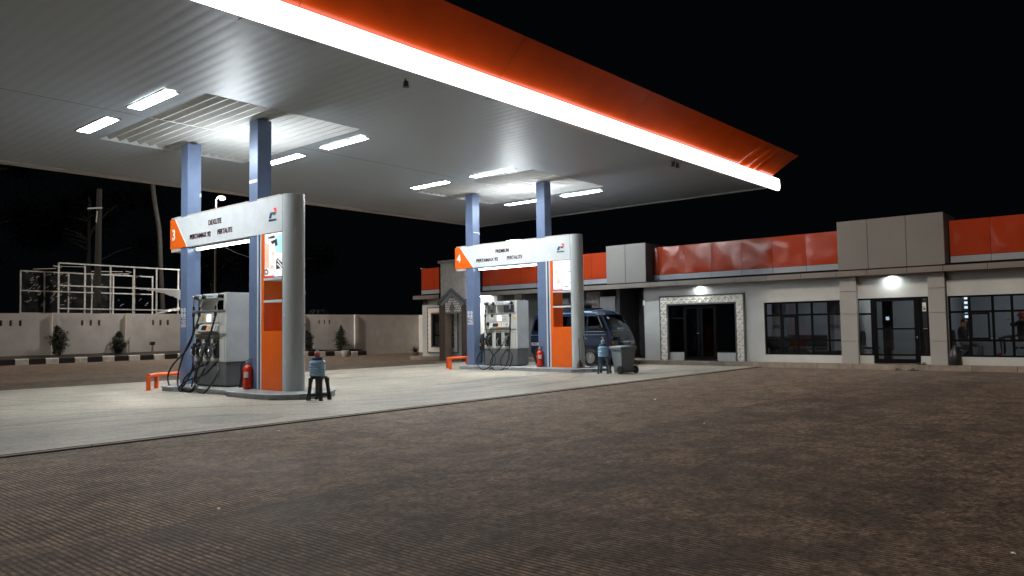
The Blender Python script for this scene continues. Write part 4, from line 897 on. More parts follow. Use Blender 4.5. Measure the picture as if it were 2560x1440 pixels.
# lip: cladding cassettes with open joints
js = [25.81, 24.97, 24.12, 23.1, 22.05, 21.0, 19.97, 18.95, 17.9, 16.87, 15.84, 14.8, 13.97, 12.58, 11.54, 10.51, 9.47, 8.40, 7.36, 6.51, 5.47, 4.57, 3.54, 2.52, 1.5, .48, -.54, -1.6, -2.6, -3.6]
js[12] = 13.60; js.insert(12, 14.2)
for a, c in zip(js[:-1], js[1:]):
    if 22.05 <= c < 23.5: continue
    part('lip_panel', 'cladlip', [(BX, c+.006, 2.682, BX+.30, a-.006, 2.838)], .004)
part('lip_backing', 'frame', [(BX+.012, -4, 2.69, BX+.8, 25.78, 2.90)])
# set-back orange and grey bands
def band(y0, y1, joints):
    ys = sorted([y0, y1]+[j for j in joints if y0 < j < y1]); 
    for a, c in zip(ys[:-1], ys[1:]):
        g = MB(); n = 10; vs = []
        for j in range(n+1):
            for i in range(n+1):
                u, v = i/n, j/n; bulge = .016*math.sin(PI*u)**.5*math.sin(PI*v)**.5+.008*math.sin(a*7+u*5)*math.sin(v*4+a)*math.sin(PI*u)
                vs.append(B(OX-bulge, a+.004+(c-a-.008)*u, 3.12+(4.09-3.12)*v))
        g.add(vs, [(j*(n+1)+i, j*(n+1)+i+1, (j+1)*(n+1)+i+1, (j+1)*(n+1)+i) for j in range(n) for i in range(n)], True)
        g.build('orange_panel', 'orange', bd)
        part('grey_panel', 'gband', [(OX-.012, a+.006, 2.905, OX+.03, c-.006, 3.108)], .003)
band(7.33, 13.72, [13.57, 12.55, 11.54, 10.49, 9.45, 8.40]); band(-3.6, 4.48, [3.52, 2.5, 1.48, .46, -.6, -1.6, -2.6]); band(15.41, 22.0, [16.4, 17.43, 18.45, 19.06, 19.9, 21.39]); band(24.64, 25.80, [])
part('parapet', 'frame', [(OX+.031, -4, 2.69, 31, 25.78, 4.07)]); part('parapet_cap', 'lip', [(OX-.02, 25.74, 4.092, OX+.2, 25.83, 4.13)])
# beige cladding blocks
def block(y0, y1, z1, js_, zb_=2.86):
    ys = [y0]+js_+[y1]
    part('cladding_block', 'clad', [(BX+.001, a+.006, zb_+.012, BX+.06, c-.006, z1) for a, c in zip(ys[:-1], ys[1:])], .005)
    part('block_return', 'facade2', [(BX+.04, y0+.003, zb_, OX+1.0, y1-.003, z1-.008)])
block(4.51, 7.30, 4.29, [5.45, 6.46]); block(13.745, 15.39, 4.24, [14.58])
# patterned doorway surround
def relief(b, y0, z0, s, h, X):
    def P(u, v, d): return B(X-d, y0+u*s, z0+v*h)
    v = [P(0,0,.002), P(.5,0,.03), P(1,0,.002), P(0,.5,.03), P(.5,.5,.004), P(1,.5,.03), P(0,1,.002), P(.5,1,.03), P(1,1,.002), P(.27,.27,.036), P(.73,.27,.036), P(.27,.73,.036), P(.73,.73,.036), P(.5,.25,.004), P(.5,.75,.004), P(.25,.5,.004), P(.75,.5,.004)]
    f = [(0,1,9),(1,13,9),(13,4,9),(4,15,9),(15,3,9),(3,0,9),(1,2,10),(2,5,10),(5,16,10),(16,4,10),(4,13,10),(13,1,10),(3,15,11),(15,4,11),(4,14,11),(14,7,11),(7,6,11),(6,3,11),(4,16,12),(16,5,12),(5,8,12),(8,7,12),(7,14,12),(14,4,12)]
    b.add(v, f)
def surround(yl, yr, z0, zt_, w_, X, closed=False):
    b = MB(); n = max(1, round((zt_-z0)/w_)); h = (zt_-z0)/n
    for k in range(n): relief(b, yl-w_, z0+k*h, w_, h, X); relief(b, yr, z0+k*h, w_, h, X)
    m_ = round((yl-yr-2*w_)/w_); s_ = (yl-yr-2*w_)/m_
    for k in range(m_):
        relief(b, yr+w_+k*s_, zt_-w_, s_, w_, X)
        if closed: relief(b, yr+w_+k*s_, z0, s_, w_, X)
    b.build('relief_tiles', 'tile', bd)
surround(13.375, 10.375, zf, 2.305, .235, FX-.02)
part('surround_border', 'tilef', [(FX-.05, 13.376, zf, FX-.001, 13.42, 2.35), (FX-.05, 10.33, zf, FX-.001, 10.374, 2.35), (FX-.05, 10.33, 2.306, FX-.001, 13.42, 2.35),
  (FX-.04, 13.095, zf, FX-.001, 13.139, 2.07), (FX-.04, 10.611, zf, FX-.001, 10.66, 2.07), (FX-.04, 10.66, 2.03, FX-.001, 13.095, 2.07)])
part('surround_backing', 'tilef', [(FX-.018, 13.14, zf, FX+.1, 13.375, 2.30), (FX-.018, 10.375, zf, FX+.1, 10.61, 2.30), (FX-.018, 10.61, 2.07, FX+.1, 13.14, 2.30)])
# left window surround
surround(25.14, 23.30, .33, 2.27, .20, FX-.02, True)
part('surround_border', 'tilef', [(FX-.05, 25.14, .29, FX-.001, 25.18, 2.31), (FX-.05, 23.26, .29, FX-.001, 23.299, 2.31), (FX-.05, 23.26, 2.272, FX-.001, 25.18, 2.31), (FX-.05, 23.26, .29, FX-.001, 25.18, .328),
  (FX-.05, 24.88, .53, FX-.001, 24.935, 2.07), (FX-.05, 23.50, .53, FX-.001, 23.555, 2.07), (FX-.05, 23.55, 2.02, FX-.001, 24.88, 2.07), (FX-.05, 23.55, .53, FX-.001, 24.88, .58)])
# glazing
def glazed(name, y0, y1, z0, z1, vs_, hs_, X, gm, bars=(), t_=.03, fr='frame'):
    g = MB(); bb(g, X, y0, z0, X+.05, y0+.05, z1); bb(g, X, y1-.05, z0, X+.05, y1, z1); bb(g, X, y0+.05, z0, X+.05, y1-.05, z0+.045); bb(g, X, y0+.05, z1-.05, X+.05, y1-.05, z1)
    f = g.build(name, fr, bd)
    m2 = MB()
    if not hs_:
        for v in vs_:
            m3 = MB(); bb(m3, X-.003, v-t_, z0+.045, X+.048, v+t_, z1-.05); m3.build('glazing_bar', fr, f)
    for v in (vs_ if hs_ else ()): bb(m2, X-.003, v-t_, z0+.045, X+.048, v+t_, z1-.05)
    for h in hs_: bb(m2, X-.001, y0+.05, h-.028, X+.046, y1-.05, h+.028)
    if hs_: m2.build('glazing_bar', fr, f)
    gs = 1 if name in ('glass_door', 'dark_double_door') else 4
    for q in range(0, len(bars), gs):
        m3 = MB()
        for e in bars[q:q+gs]: bb(m3, X-.008, e[0], e[1], X+.04, e[2], e[3])
        m3.build('sash', fr, f); p_ = MB(); bb(p_, X+.018, y0+.05, z0+.045, X+.024, y1-.05, z1-.05); p_.build('pane', gm, f); return f
def sash(y0, y1, z0, z1, w_=.045): return [(y0, z0, y0+w_, z1), (y1-w_, z0, y1, z1), (y0+w_, z0, y1-w_, z0+w_), (y0+w_, z1-w_, y1-w_, z1)]
glazed('window', 7.345, 9.69, .38, 2.01, [9.18, 8.68, 8.23, 7.74], [1.60, .82], FX+.03, 'glassw', sash(8.71, 9.15, .85, 1.57)+sash(7.77, 8.2, .85, 1.57))
glazed('window', -3, 4.555, .37, 2.02, [4.06, 3.52, 3.09, 2.6, 2.1, 1.6, 1.1, .6], [1.58, .81], FX+.03, 'glassw', sash(3.60, 4.05, .84, 1.55)+sash(2.63, 3.06, .84, 1.55))
glazed('glass_door', 5.035, 6.93, .38, 2.03, [6.5, 5.24], [], FX+.03, 'glassw', [(6.53, 1.55, 6.88, 1.61), (6.53, .79, 6.88, .85), (5.08, 1.55, 5.21, 1.61), (5.08, .79, 5.21, .85)], .045)
dl = part('door_leaf', 'frame', [(FX+.0, 6.38, .17, FX+.06, 6.48, 2.0), (FX+.0, 5.30, .17, FX+.06, 5.40, 2.0), (FX, 5.40, .17, FX+.06, 6.38, .29), (FX, 5.40, 1.93, FX+.06, 6.38, 2.0), (FX, 5.40, 1.12, FX+.055, 6.38, 1.165)])
part('pane', 'glassw', [(FX+.025, 5.40, .29, FX+.03, 6.38, 1.93)], 0, dl); part('handle', 'silver', [(FX-.04, 5.33, .88, FX-.02, 5.35, .93)], 0, dl)
part('warning_sticker', 'paper', [(FX+.022, 5.10, 1.62, FX+.026, 5.19, 1.86)]); part('sticker_mark', 'navy', [(FX+.019, 5.11, 1.66, FX+.0215, 5.17, 1.71), (FX+.019, 5.12, 1.73, FX+.0215, 5.18, 1.75)])
glazed('dark_double_door', 10.66, 13.095, .42, 2.03, [12.53, 11.35], [], FX+.06, 'glassd', [(12.56, 1.56, 13.05, 1.60), (12.56, .85, 13.05, .89), (10.71, 1.56, 11.32, 1.60), (10.71, .85, 11.32, .89)]+sash(12.60, 13.04, .90, 1.55)+sash(10.72, 11.28, .90, 1.55))
for ya, yb in ((11.36, 11.93), (11.95, 12.52)):
    dl = part('door_leaf', 'frame', [(FX+.03, ya, .2, FX+.08, ya+.09, 1.97), (FX+.03, yb-.09, .2, FX+.08, yb, 1.97), (FX+.03, ya+.09, .2, FX+.08, yb-.09, .29), (FX+.03, ya+.09, 1.90, FX+.08, yb-.09, 1.97)])
    part('pane', 'glassd', [(FX+.05, ya+.09, .29, FX+.055, yb-.09, 1.90)], 0, dl)
part('handle', 'silver', [(FX+.0, 11.96, 1.055, FX+.02, 12.06, 1.07)])
glazed('window', 23.55, 24.885, .575, 2.03, [24.45, 24.0], [1.62, 1.05], FX+.03, 'glassd', [], .025)
part('wall_box', 'paper', [(FX-.03, 14.0, 2.06, FX-.001, 14.08, 2.24)])
# door lamps under the lip
for (y, x) in ((5.93, FX-.13), (11.86, FX-.13)):
    b = MB(); b.lathe([(.05, .0), (.085, -.002), (.085, -.03), (.07, -.03), (.06, -.012)], B(x, y, 2.68), 18); ll = b.build('down_light', 'steel', bd)
    b = MB(); b.lathe([(.066, -.012), (.066, -.016), (.01, -.016)], B(x, y, 2.68), 16); b.build('bulb', 'downl', ll)
for q in ((FX+.25, 21.2, 2.57, FX+.65, 21.9, 2.595), (FX-.22, 21.3, 2.665, FX-.06, 21.8, 2.678)):  # second panel, under the lip, added to brighten the booth front
    b = MB(); bb(b, *q); b.build('booth_lamp', 'boothl', bd)
# pointed entrance portal
PX = 22.62; pt_ = thing('pointed_portal', 'pointed arch entrance portal with brown stone legs, white lattice and tall pale slab', 'portal', (PX, 22.75, .01))
def Q(x, y, z): return (x-PX, y-22.75, z-.01)
def qb(b, x0, y0, z0, x1, y1, z1): return b.box(*Q(x0, y0, z0), *Q(x1, y1, z1))
for ya, yb in ((23.19, 23.54), (21.92, 22.22)):
    b = MB(); qb(b, PX, ya, .01, PX+.42, yb, 2.56); b.build('leg', 'brown', pt_)
b = MB(); b.loft([[Q(x, y, z) for y, z in ((22.05, 2.56), (22.78, 3.02), (23.47, 2.58), (23.47, 4.13), (22.05, 4.13))] for x in (PX+.04, PX+.55)]); b.build('tall_slab', 'stone', pt_)
b = MB(); qb(b, PX-.02, 21.95, 4.132, PX+.6, 23.58, 4.24); b.build('slab_cap', 'gband', pt_)
b = MB(); pk = lambda o_: [(21.90, 2.42-o_*.2), (22.78, 3.0-o_), (23.56, 2.45-o_*.2)]
A_ = [(21.88, 2.44), (22.78, 3.04), (23.60, 2.50)]; I_ = [(21.88, 2.30), (22.78, 2.90), (23.60, 2.36)]
b.loft([[Q(x, y, z) for y, z in A_+I_[::-1]] for x in (PX-.06, PX+.3)]); b.build('gable_trim', 'dgrey', pt_)
A_ = [(22.02, 2.39), (22.78, 2.90), (23.46, 2.40)]; I_ = [(22.16, 2.30), (22.78, 2.76), (23.34, 2.32)]
b = MB(); b.loft([[Q(x, y, z) for y, z in A_+I_[::-1]] for x in (PX-.02, PX+.2)]); b.build('gable_trim', 'gband', pt_)
# lattice: solid plate, pale stars stand in for bright light through its holes
XL = PX+.03
b = MB(); b.loft([[Q(x, y, z) for y, z in ((22.20, 1.86), (22.32, 1.86), (22.32, 1.99), (23.20, 1.99), (23.20, 1.86), (23.32, 1.86), (23.32, 2.33), (22.78, 2.77), (22.20, 2.33))] for x in (XL, XL+.03)]); lt = b.build('lattice', 'latt', pt_)
b = MB()
for j in range(9):
    for i in range(10):
        y = 22.25+i*.118+(j % 2)*.059; z = 1.90+j*.098
        if y > 23.29 or z > 2.72-abs(y-22.77)*.80 or (z < 2.02 and 22.30 < y < 23.22) or math.hypot(y-22.77, z-2.24) < .17: continue
        r_ = .060 if (i+j) % 3 == 0 else .046; ring = []
        for k in range(12):
            a = PI*k/6; q_ = r_*(1 if k % 2 == 0 else .62); ring.append((y+q_*math.cos(a), z+q_*math.sin(a)))
        b.loft([[Q(x, yy_, zz_) for yy_, zz_ in ring] for x in (XL-.006, XL-.001)])
b.build('lattice_hole_light', 'wletter', lt)
b = MB(); b.lathe([(.02, 0), (.13, 0), (.13, .03), (.02, .03)], Q(XL-.012, 22.77, 2.24), 18, 'x', False)
b.build('lattice_disc', 'clad', lt)

# ---- rooms behind the glass (part of the building)
RZ0, RZ1 = .15, 2.6
part('room_shell', 'inwall', [(26.6, -4, RZ0, 26.7, 14, RZ1+.1), (FX+W+.01, 4.80, RZ0, 26.6, 4.87, RZ1), (FX+W+.01, 7.06, RZ0, 26.6, 7.13, RZ1), (FX+W+.01, 10.1, RZ0, 26.6, 10.2, RZ1), (FX+W+.01, 13.8, RZ0, 26.6, 13.9, RZ1), (FX+W+.01, -4, RZ0, 26.6, -3.9, RZ1), (FX+.1, -4, RZ1, 26.7, 14, RZ1+.06)])
part('room_floor', 'infloor', [(FX+.08, -4, .149, 26.6, 13.9, .156)])
for (y, m_) in ((3.4, 'room'), (1.0, 'room'), (5.9, 'roomb'), (8.6, 'room'), (11.9, 'roomd')):
    part('room_lamp', m_, [(24.9, y-.35, 2.57, 25.3, y+.35, 2.595)])
part('inner_door', 'sofa', [(26.5, 5.45, RZ0, 26.59, 5.95, 2.1)]); part('inner_door', 'sofa', [(26.5, 8.0, RZ0, 26.59, 8.2, 2.3)])
part('glow_column_backing', 'navy', [(24.55, 4.20, RZ0, 24.65, 4.38, 2.45)])  # invented column of glowing squares, standing in for a blind-like reflection
part('glow_square', 'screen', [(24.53, 4.27, z, 24.549, 4.35, z+.07) for z in (1.42, 1.55, 1.68, 1.81, 1.94)])
part('wall_notice', 'paper', [(24.6, 4.76, 1.36, 24.85, 4.795, 1.58)]); part('wall_notice', 'paper', [(24.6, 4.76, 1.62, 24.8, 4.795, 1.8)]); part('wall_notice', 'paper', [(26.57, 2.9, 1.1, 26.598, 3.2, 1.5)])

def rthing(name, label, cat, loc, m, boxes, ch=.0, group=None, nm='body'):
    t = thing(name, label, cat, loc, group)
    for n_, mm, bx in boxes:
        b = MB()
        for q in bx: (b.bbox(*q, ch) if ch else b.box(*q))
        b.build(n_, mm, t)
    return t
rthing('sofa', 'long dark sofa behind the five-bay window', 'sofa', (25.3, 8.7, .157), None, [('seat', 'sofa', [(-.4, -1.1, .1, .4, 1.1, .42)]), ('backrest', 'sofa', [(.25, -1.1, .42, .45, 1.1, .80)]), ('armrest', 'sofa', [(-.4, 1.1, .1, .4, 1.28, .6)]), ('armrest', 'sofa', [(-.4, -1.28, .1, .4, -1.1, .6)])], .04)
rthing('armchair', 'rounded dark armchair at the left end of the five-bay window', 'armchair', (24.2, 9.45, .157), None, [('seat', 'sofa', [(-.3, -.3, .1, .3, .3, .42)]), ('backrest', 'sofa', [(-.34, -.36, .40, -.2, .36, .78)])], .05)
rthing('coffee_table', 'low glass coffee table behind the five-bay window', 'coffee table', (24.15, 8.15, .157), None, [('tabletop', 'chrome', [(-.25, -.45, .33, .25, .45, .35)]), ('leg', 'frame', [(-.2, -.4, 0, -.17, -.37, .33)]), ('leg', 'frame', [(-.2, .37, 0, -.17, .4, .33)]), ('leg', 'frame', [(.17, -.4, 0, .2, -.37, .33)]), ('leg', 'frame', [(.17, .37, 0, .2, .4, .33)])])
tag(MB().lathe([(.03, 0), (.012, .05), (.012, .22), (.035, .26), (.01, .28)], n=10).build('table_ornament', 'tile', None, (24.1, 7.95, .507)), 'pale slim ornament standing on the coffee table', 'ornament')
def curtain(y0, y1, m_, label, x=24.0, z0=.5, z1=2.3):
    b = MB(); n = int((y1-y0)/.025); vs = [(math.sin(i*.9)*.03+math.sin(i*.37)*.02, (y1-y0)*i/n, z) for z in (0, z1-z0) for i in range(n+1)]
    b.add(vs, [(i, i+1, n+2+i, n+1+i) for i in range(n)], True); tag(b.build('curtain', m_, None, (x, y0, z0)), label, 'curtain', 'curtains behind the glazing')
curtain(7.55, 7.95, 'curtain', 'pale curtain gathered near the right end of the five-bay window'); curtain(9.2, 9.66, 'curtain', 'grey curtain at the left bay of the five-bay window'); curtain(5.4, 5.62, 'curtain', 'pale curtain inside the right side of the glass door', 24.4); curtain(6.15, 6.25, 'redc', 'dark reddish curtain inside the left side of the glass door', 24.3)
def chair(x, y, label, rot=0., grp=None):
    t = thing('chair', label, 'chair', (x, y, .157), grp); t.rotation_euler = (0, 0, rot)
    MB().bbox(-.2, -.2, .40, .2, .2, .45, .02).build('seat', 'sofa', t); MB().loft([[(xx, .2+yy_, z) for xx, yy_ in ((-w, 0), (w, 0), (w, .04), (-w, .04))] for w, z in ((.12, .5), (.2, .58), (.22, .75), (.18, .88), (.08, .93))]).build('backrest', 'sofa', t)
    for sx in (-.17, .17):
        MB().tube([(sx, .22, .8), (sx, .19, .44), (sx, -.2, .02)], .011, 6).build('leg', 'steel', t); MB().tube([(sx, -.16, .42), (sx, .22, .02)], .011, 6).build('leg', 'steel', t)
chair(24.1, 6.72, 'dark folding chair seen through the glass left of the open door', 0)
rthing('cabinet', 'low dark cabinet inside the glass door', 'cabinet', (25.6, 5.5, .157), None, [('body', 'sofa', [(-.2, -.35, 0, .2, .35, .95)]), ('top', 'stone', [(-.22, -.37, .95, .22, .37, .98)])])
rthing('display_stand', 'tall dark display stand with a lit screen inside the glass door', 'display stand', (24.7, 6.42, .157), None, [('body', 'sofa', [(-.1, -.1, 0, .1, .1, 1.95)]), ('screen', 'screen', [(-.108, -.09, 1.24, -.101, .0, 1.34)]), ('header', 'poster', [(-.108, -.15, 1.84, -.101, .12, 1.88)])])
rthing('desk', 'long dark desk with thin pale legs inside the right window', 'desk', (24.75, 2.3, .157), None, [('tabletop', 'sofa', [(-.35, -1.5, .60, .35, 1.5, .64)])]+[('leg', 'steel', [(-.33, y, 0, -.30, y+.03, .6)]) for y in (1.33, 1.15, .78, .3, -.4)], 0)
MBx = MB()
for k in range(16):
    y = -1.2+k*.17; h = random.uniform(.03, .11); MBx.mi(k % 3).bbox(-.25+random.uniform(0, .2), y, 0, -.1+random.uniform(0, .2), y+random.uniform(.05, .13), h, .008)
tag(MBx.build('desk_clutter', ['paper', 'silver', 'sofa'], None, (24.75, 2.3, .798)), 'heap of papers, cups and gadgets on the office desk', 'clutter')
tag(MB().lathe([(.13, 0), (.17, .12), (.15, .3), (.08, .45), (.03, .52)], n=14, smooth=True).build('rubbish_bag', 'black', None, (23.38, 4.42, .149)), 'black tied rubbish bag at the foot of the right pilaster', 'bag')

# ---- people
def person(name, label, J, E, radii, cats, mats_, loc, hairp=None, group=None):
    """J: joints; one continuous skinned body; material per nearest joint"""
    keys = list(J); me = bpy.data.meshes.new(name); me.from_pydata([J[k] for k in keys], [(keys.index(a), keys.index(b_)) for a, b_ in E], [])
    o = bpy.data.objects.new(name+'_tmp', me); col.objects.link(o)
    sk = o.modifiers.new('s', 'SKIN'); sk.use_smooth_shade = True; o.modifiers.new('u', 'SUBSURF').render_levels = 1; o.modifiers[-1].levels = 1
    for i, k in enumerate(keys):
        v = me.skin_vertices[0].data[i]; r = radii[k]; v.radius = r if isinstance(r, tuple) else (r, r); v.use_root = (k == 'pelvis')
    dg = bpy.context.evaluated_depsgraph_get(); m2 = bpy.data.meshes.new_from_object(o.evaluated_get(dg)); bpy.data.objects.remove(o)
    m2.materials.clear()
    for x in mats_: m2.materials.append(MT[x])
    P = [(Vector(J[k]), cats[k]) for k in keys]
    for (a, b_) in E:
        P.append(((Vector(J[a])+Vector(J[b_]))/2, cats[b_]))
    for p in m2.polygons: p.material_index = min(P, key=lambda q: (q[0]-p.center).length)[1]; p.use_smooth = True
    b = bpy.data.objects.new(name, m2); col.objects.link(b); b.location = loc; tag(b, label, 'person', group)
    return b
def seated(x, y, z, lean, label, arms, mats_, face=-1, hijab=False):
    # faces -Y; z = height of seat top
    f = face
    J = dict(pelvis=(0, 0, .09), waist=(0, f*lean*.25, .26), chest=(0, f*lean*.6, .44), neck=(0, f*lean*.9, .60), head=(0, f*(lean+.02), .68), crown=(0, f*(lean+.0), .80), nose=(0, f*(lean+.125), .715))
    E = [('pelvis', 'waist'), ('waist', 'chest'), ('chest', 'neck'), ('neck', 'head'), ('head', 'crown'), ('head', 'nose')]
    Rr = dict(pelvis=(.15, .13), waist=(.14, .115), chest=(.17, .12), neck=.055, head=(.085, .095), crown=(.07, .08), nose=.018); Ct = dict(pelvis=1, waist=1, chest=1, neck=0, head=0, crown=3, nose=0)
    for s_, n_ in ((-1, 'r'), (1, 'l')):
        J.update({'hip'+n_: (s_*.09, f*.05, .08), 'knee'+n_: (s_*.12, f*.46, .08), 'ankle'+n_: (s_*.12, f*.44, -.36), 'toe'+n_: (s_*.13, f*.60, -.41)})
        E += [('pelvis', 'hip'+n_), ('hip'+n_, 'knee'+n_), ('knee'+n_, 'ankle'+n_), ('ankle'+n_, 'toe'+n_)]
        Rr.update({'hip'+n_: .09, 'knee'+n_: .062, 'ankle'+n_: .042, 'toe'+n_: .035}); Ct.update({'hip'+n_: 2, 'knee'+n_: 2, 'ankle'+n_: 2, 'toe'+n_: 3})
        el, wr = arms
        J.update({'sh'+n_: (s_*.19, f*lean*.75, .53), 'el'+n_: (s_*el[0], f*el[1], el[2]), 'wr'+n_: (s_*wr[0], f*wr[1], wr[2]), 'palm'+n_: (s_*(wr[0]-.01), f*(wr[1]+.07), wr[2]-.01)})
        E += [('chest', 'sh'+n_), ('sh'+n_, 'el'+n_), ('el'+n_, 'wr'+n_), ('wr'+n_, 'palm'+n_)]
        Rr.update({'sh'+n_: .06, 'el'+n_: .043, 'wr'+n_: .028, 'palm'+n_: (.036, .018)}); Ct.update({'sh'+n_: 1, 'el'+n_: 1, 'wr'+n_: 0, 'palm'+n_: 0})
        for q in range(5):
            k1 = 'f%d%s' % (q, n_); off = (-.03+.018*q) if q < 4 else -.05
            J[k1] = (s_*(wr[0]-.01)+off, f*(wr[1]+(.15 if q < 4 else .09)-abs(q-1.5)*.008), wr[2]-.035); E.append(('palm'+n_, k1)); Rr[k1] = .009; Ct[k1] = 0
    if hijab: Ct['crown'] = 3; Ct['neck'] = 3
    return person('person', label, J, E, Rr, Ct, mats_, (x, y, z))
pa = seated(24.35, 4.42, .61, .05, 'person in dark top seated in profile behind the right office window', ((.24, .12, .28), (.18, .35, .25)), ['skin', 'cloth', 'clothg', 'hair'])
chair(24.35, 4.40, 'office chair under the person seated in the right window', 0)
pb = seated(24.95, 3.08, .78, -.02, 'person with red head scarf and arms raised at the desk, at the right edge', ((.26, .2, .40), (.10, .22, .60)), ['skin', 'cloth', 'cloth', 'clothr'], 1, True)
chair(24.95, 3.08, 'chair under the person with red head scarf', PI)
pc = seated(18.95, 17.66, .60, .26, 'attendant in black jacket seated behind the dispenser of station 4', ((.25, .25, .25), (.12, .45, .15)), ['skin', 'cloth', 'cloth', 'hair'])
b = MB()
for dz in (.0, .05): b.box(-.175, -.10-dz*.3, .16+dz, -.15, .135-dz*.3, .185+dz)
b.build('reflective_stripe', 'reflect', pc)

# ---- sandals, litter
def sandal(x, y, z, rot, label):
    t = thing('sandal', label, 'sandal', (x, y, z), 'sandals at the glass door'); t.rotation_euler = (0, 0, rot)
    MB().loft([[(xx*1.0, yy_, zz_) for xx, yy_ in ((-.04, -.12), (.0, -.135), (.045, -.11), (.05, .05), (.0, .13), (-.045, .06))] for zz_ in (0, .018)]).build('sole', 'black', t)
    MB().tube(smooth_curve([(-.045, -.02, .02), (-.02, .0, .06), (.0, .06, .02), (.02, 0, .06), (.045, -.02, .02)], 3), .009, 6).build('strap', 'black', t)
sandal(22.95, 5.75, .006, 1.2, 'left black sandal of the pair lying on the ground below the kerb'); sandal(22.98, 5.36, .006, .4, 'right black sandal of the pair lying on the ground below the kerb')
sandal(23.40, 5.18, .149, 1.5, 'black sandal on the pavement beside the glass door, nearer the pilaster'); sandal(23.38, 5.30, .149, 1.4, 'black sandal on the pavement touching the glass door frame')
rthing('door_mat', 'dark door mat in front of the glass door', 'mat', (23.41, 5.95, .149), None, [('mat_body', 'sofa', [(-.08, -.4, 0, .08, .4, .012)])])
for i, (x, y, s_, r_, lb) in enumerate(((12.1, 7.06, .10, .3, 'crumpled white scrap on the brown yard below station 4'), (2.94, 5.45, .05, 1., 'pale paper scrap on the slab joint in the left foreground'), (5.72, 9.03, .045, .5, 'small white scrap just outside the drain channel'), (9.5, 4.8, .05, .1, 'tiny pale scrap in the middle of the yard'), (5.15, .73, .03, .8, 'tiny white pebble of litter at lower right'))):
    b = MB(); b.add([(-s_, -s_*.4, .003), (0, -s_*.5, .02), (s_, -s_*.2, .004), (s_*.8, s_*.4, .015), (0, s_*.3, .004), (-s_*.9, s_*.4, .018)], [(0, 1, 4, 5), (1, 2, 3, 4)])
    o = b.build('litter_scrap', 'paper', None, (x, y, .006)); o.scale = (.6, .6, .6); o.rotation_euler = (0, 0, r_); tag(o, lb, 'litter')

# ================================================================== VAN
VX, VY = 21.36, 14.03
vt = thing('minivan', 'dark blue minivan parked between station 4 and the office building', 'van', (VX+.74, VY+1.75, 0))
def V(x, y, z): return (x-.74, y-1.75, z)
prof = [(0.0, .42, .62), (.0, .35, .80), (.03, .32, .98), (.10, .30, 1.12), (.20, .30, 1.30), (.36, .30, 1.56), (.50, .30, 1.76), (.68, .30, 1.87), (.95, .30, 1.93), (1.5, .30, 1.95), (2.9, .30, 1.95), (3.2, .30, 1.90), (3.38, .32, 1.80), (3.47, .34, 1.5), (3.51, .36, 1.0), (3.50, .42, .7)]
def hw(z): return .74 if z < 1.15 else .74-(z-1.15)*.17
def ring(y, zb_, zt_, i):
    tap = [.84, .90, .95, .98][i] if i < 4 else ([1]*20)[i]
    if i >= 13: tap = {13: .975, 14: .96, 15: .93}[i]
    P = []
    for z in (zb_, zb_+.08, min(.6, zt_-.1), min(1.15, zt_-.06)): P.append(((hw(z)-(.05 if z == zb_ else 0))*tap, z))
    P.append(((hw(zt_)-.02)*tap, max(zt_-.09, min(1.15, zt_-.06)+.01))); P.append(((hw(zt_)-.13)*tap, zt_-.015)); P.append((.25, zt_))
    pts = [(x, z) for x, z in P]; full = [(-x, z) for x, z in pts]+[(x, z) for x, z in reversed(pts)]
    return [V(.74+x, y, z) for x, z in full]
b = MB(); b.loft([ring(y, zb_, zt_, i) for i, (y, zb_, zt_) in enumerate(prof)], smooth=False); body = b.build('body', 'van', vt)
bev = body.modifiers.new('bevel', 'BEVEL'); bev.width = .02; bev.segments = 2; bev.limit_method = 'ANGLE'; bev.angle_limit = R(25)
def sx(z, off=.006): return .74-hw(z)-off
def yf(z, off=.02):    # front surface depth at height z
    P = [(p[2], p[0]) for p in prof[:8]]
    for (a, ya), (c, yb) in zip(P[:-1], P[1:]):
        if a <= z <= c: return ya+(yb-ya)*(z-a)/(c-a)-off
    return P[-1][1]
def side_panel(name, m, pts, off=.006):
    for mir in (0, 1):
        g = MB(); vs = []
        for y, z in pts:
            x = sx(z, off); vs.append(V(x if not mir else 1.48-x, y, z))
        vs2 = [(v[0]+(.004 if not mir else -.004), v[1], v[2]) for v in vs]
        g.loft([vs, vs2]); g.build(name, m, vt)
side_panel('side_window', 'glassv', [(.40, 1.20), (.98, 1.20), (.98, 1.70), (.66, 1.70), (.56, 1.60)])
side_panel('side_window', 'glassv', [(1.05, 1.20), (2.10, 1.20), (2.10, 1.70), (1.05, 1.70)])
side_panel('side_window', 'glassv', [(2.18, 1.20), (3.36, 1.22), (3.30, 1.58), (3.14, 1.70), (2.18, 1.70)])
side_panel('belt_trim', 'chrome', [(.30, 1.165), (3.42, 1.165), (3.42, 1.185), (.30, 1.185)], .009); side_panel('side_stripe', 'lightblue', [(.25, 1.06), (3.45, 1.06), (3.45, 1.075), (.25, 1.075)], .008)
side_panel('gutter_trim', 'lightblue', [(.62, 1.795), (3.2, 1.795), (3.2, 1.83), (.62, 1.83)], .012)
side_panel('gutter_trim', 'chrome', [(.30, 1.22), (.34, 1.22), (.66, 1.76), (.62, 1.78)], .012)
side_panel('door_handle', 'chrome', [(1.0, .93), (1.14, .93), (1.14, .965), (1.0, .965)], .02); side_panel('door_handle', 'chrome', [(1.18, .88), (1.28, .88), (1.28, .90), (1.18, .90)], .02)
side_panel('door_gap', 'black', [(1.0, .36), (1.01, .36), (1.01, 1.76), (1.0, 1.76)], .007); side_panel('door_gap', 'black', [(2.13, .36), (2.14, .36), (2.14, 1.76), (2.13, 1.76)], .007)
side_panel('route_plate', 'wletter', [(3.10, .70), (3.42, .70), (3.42, .80), (3.10, .80)], .012)
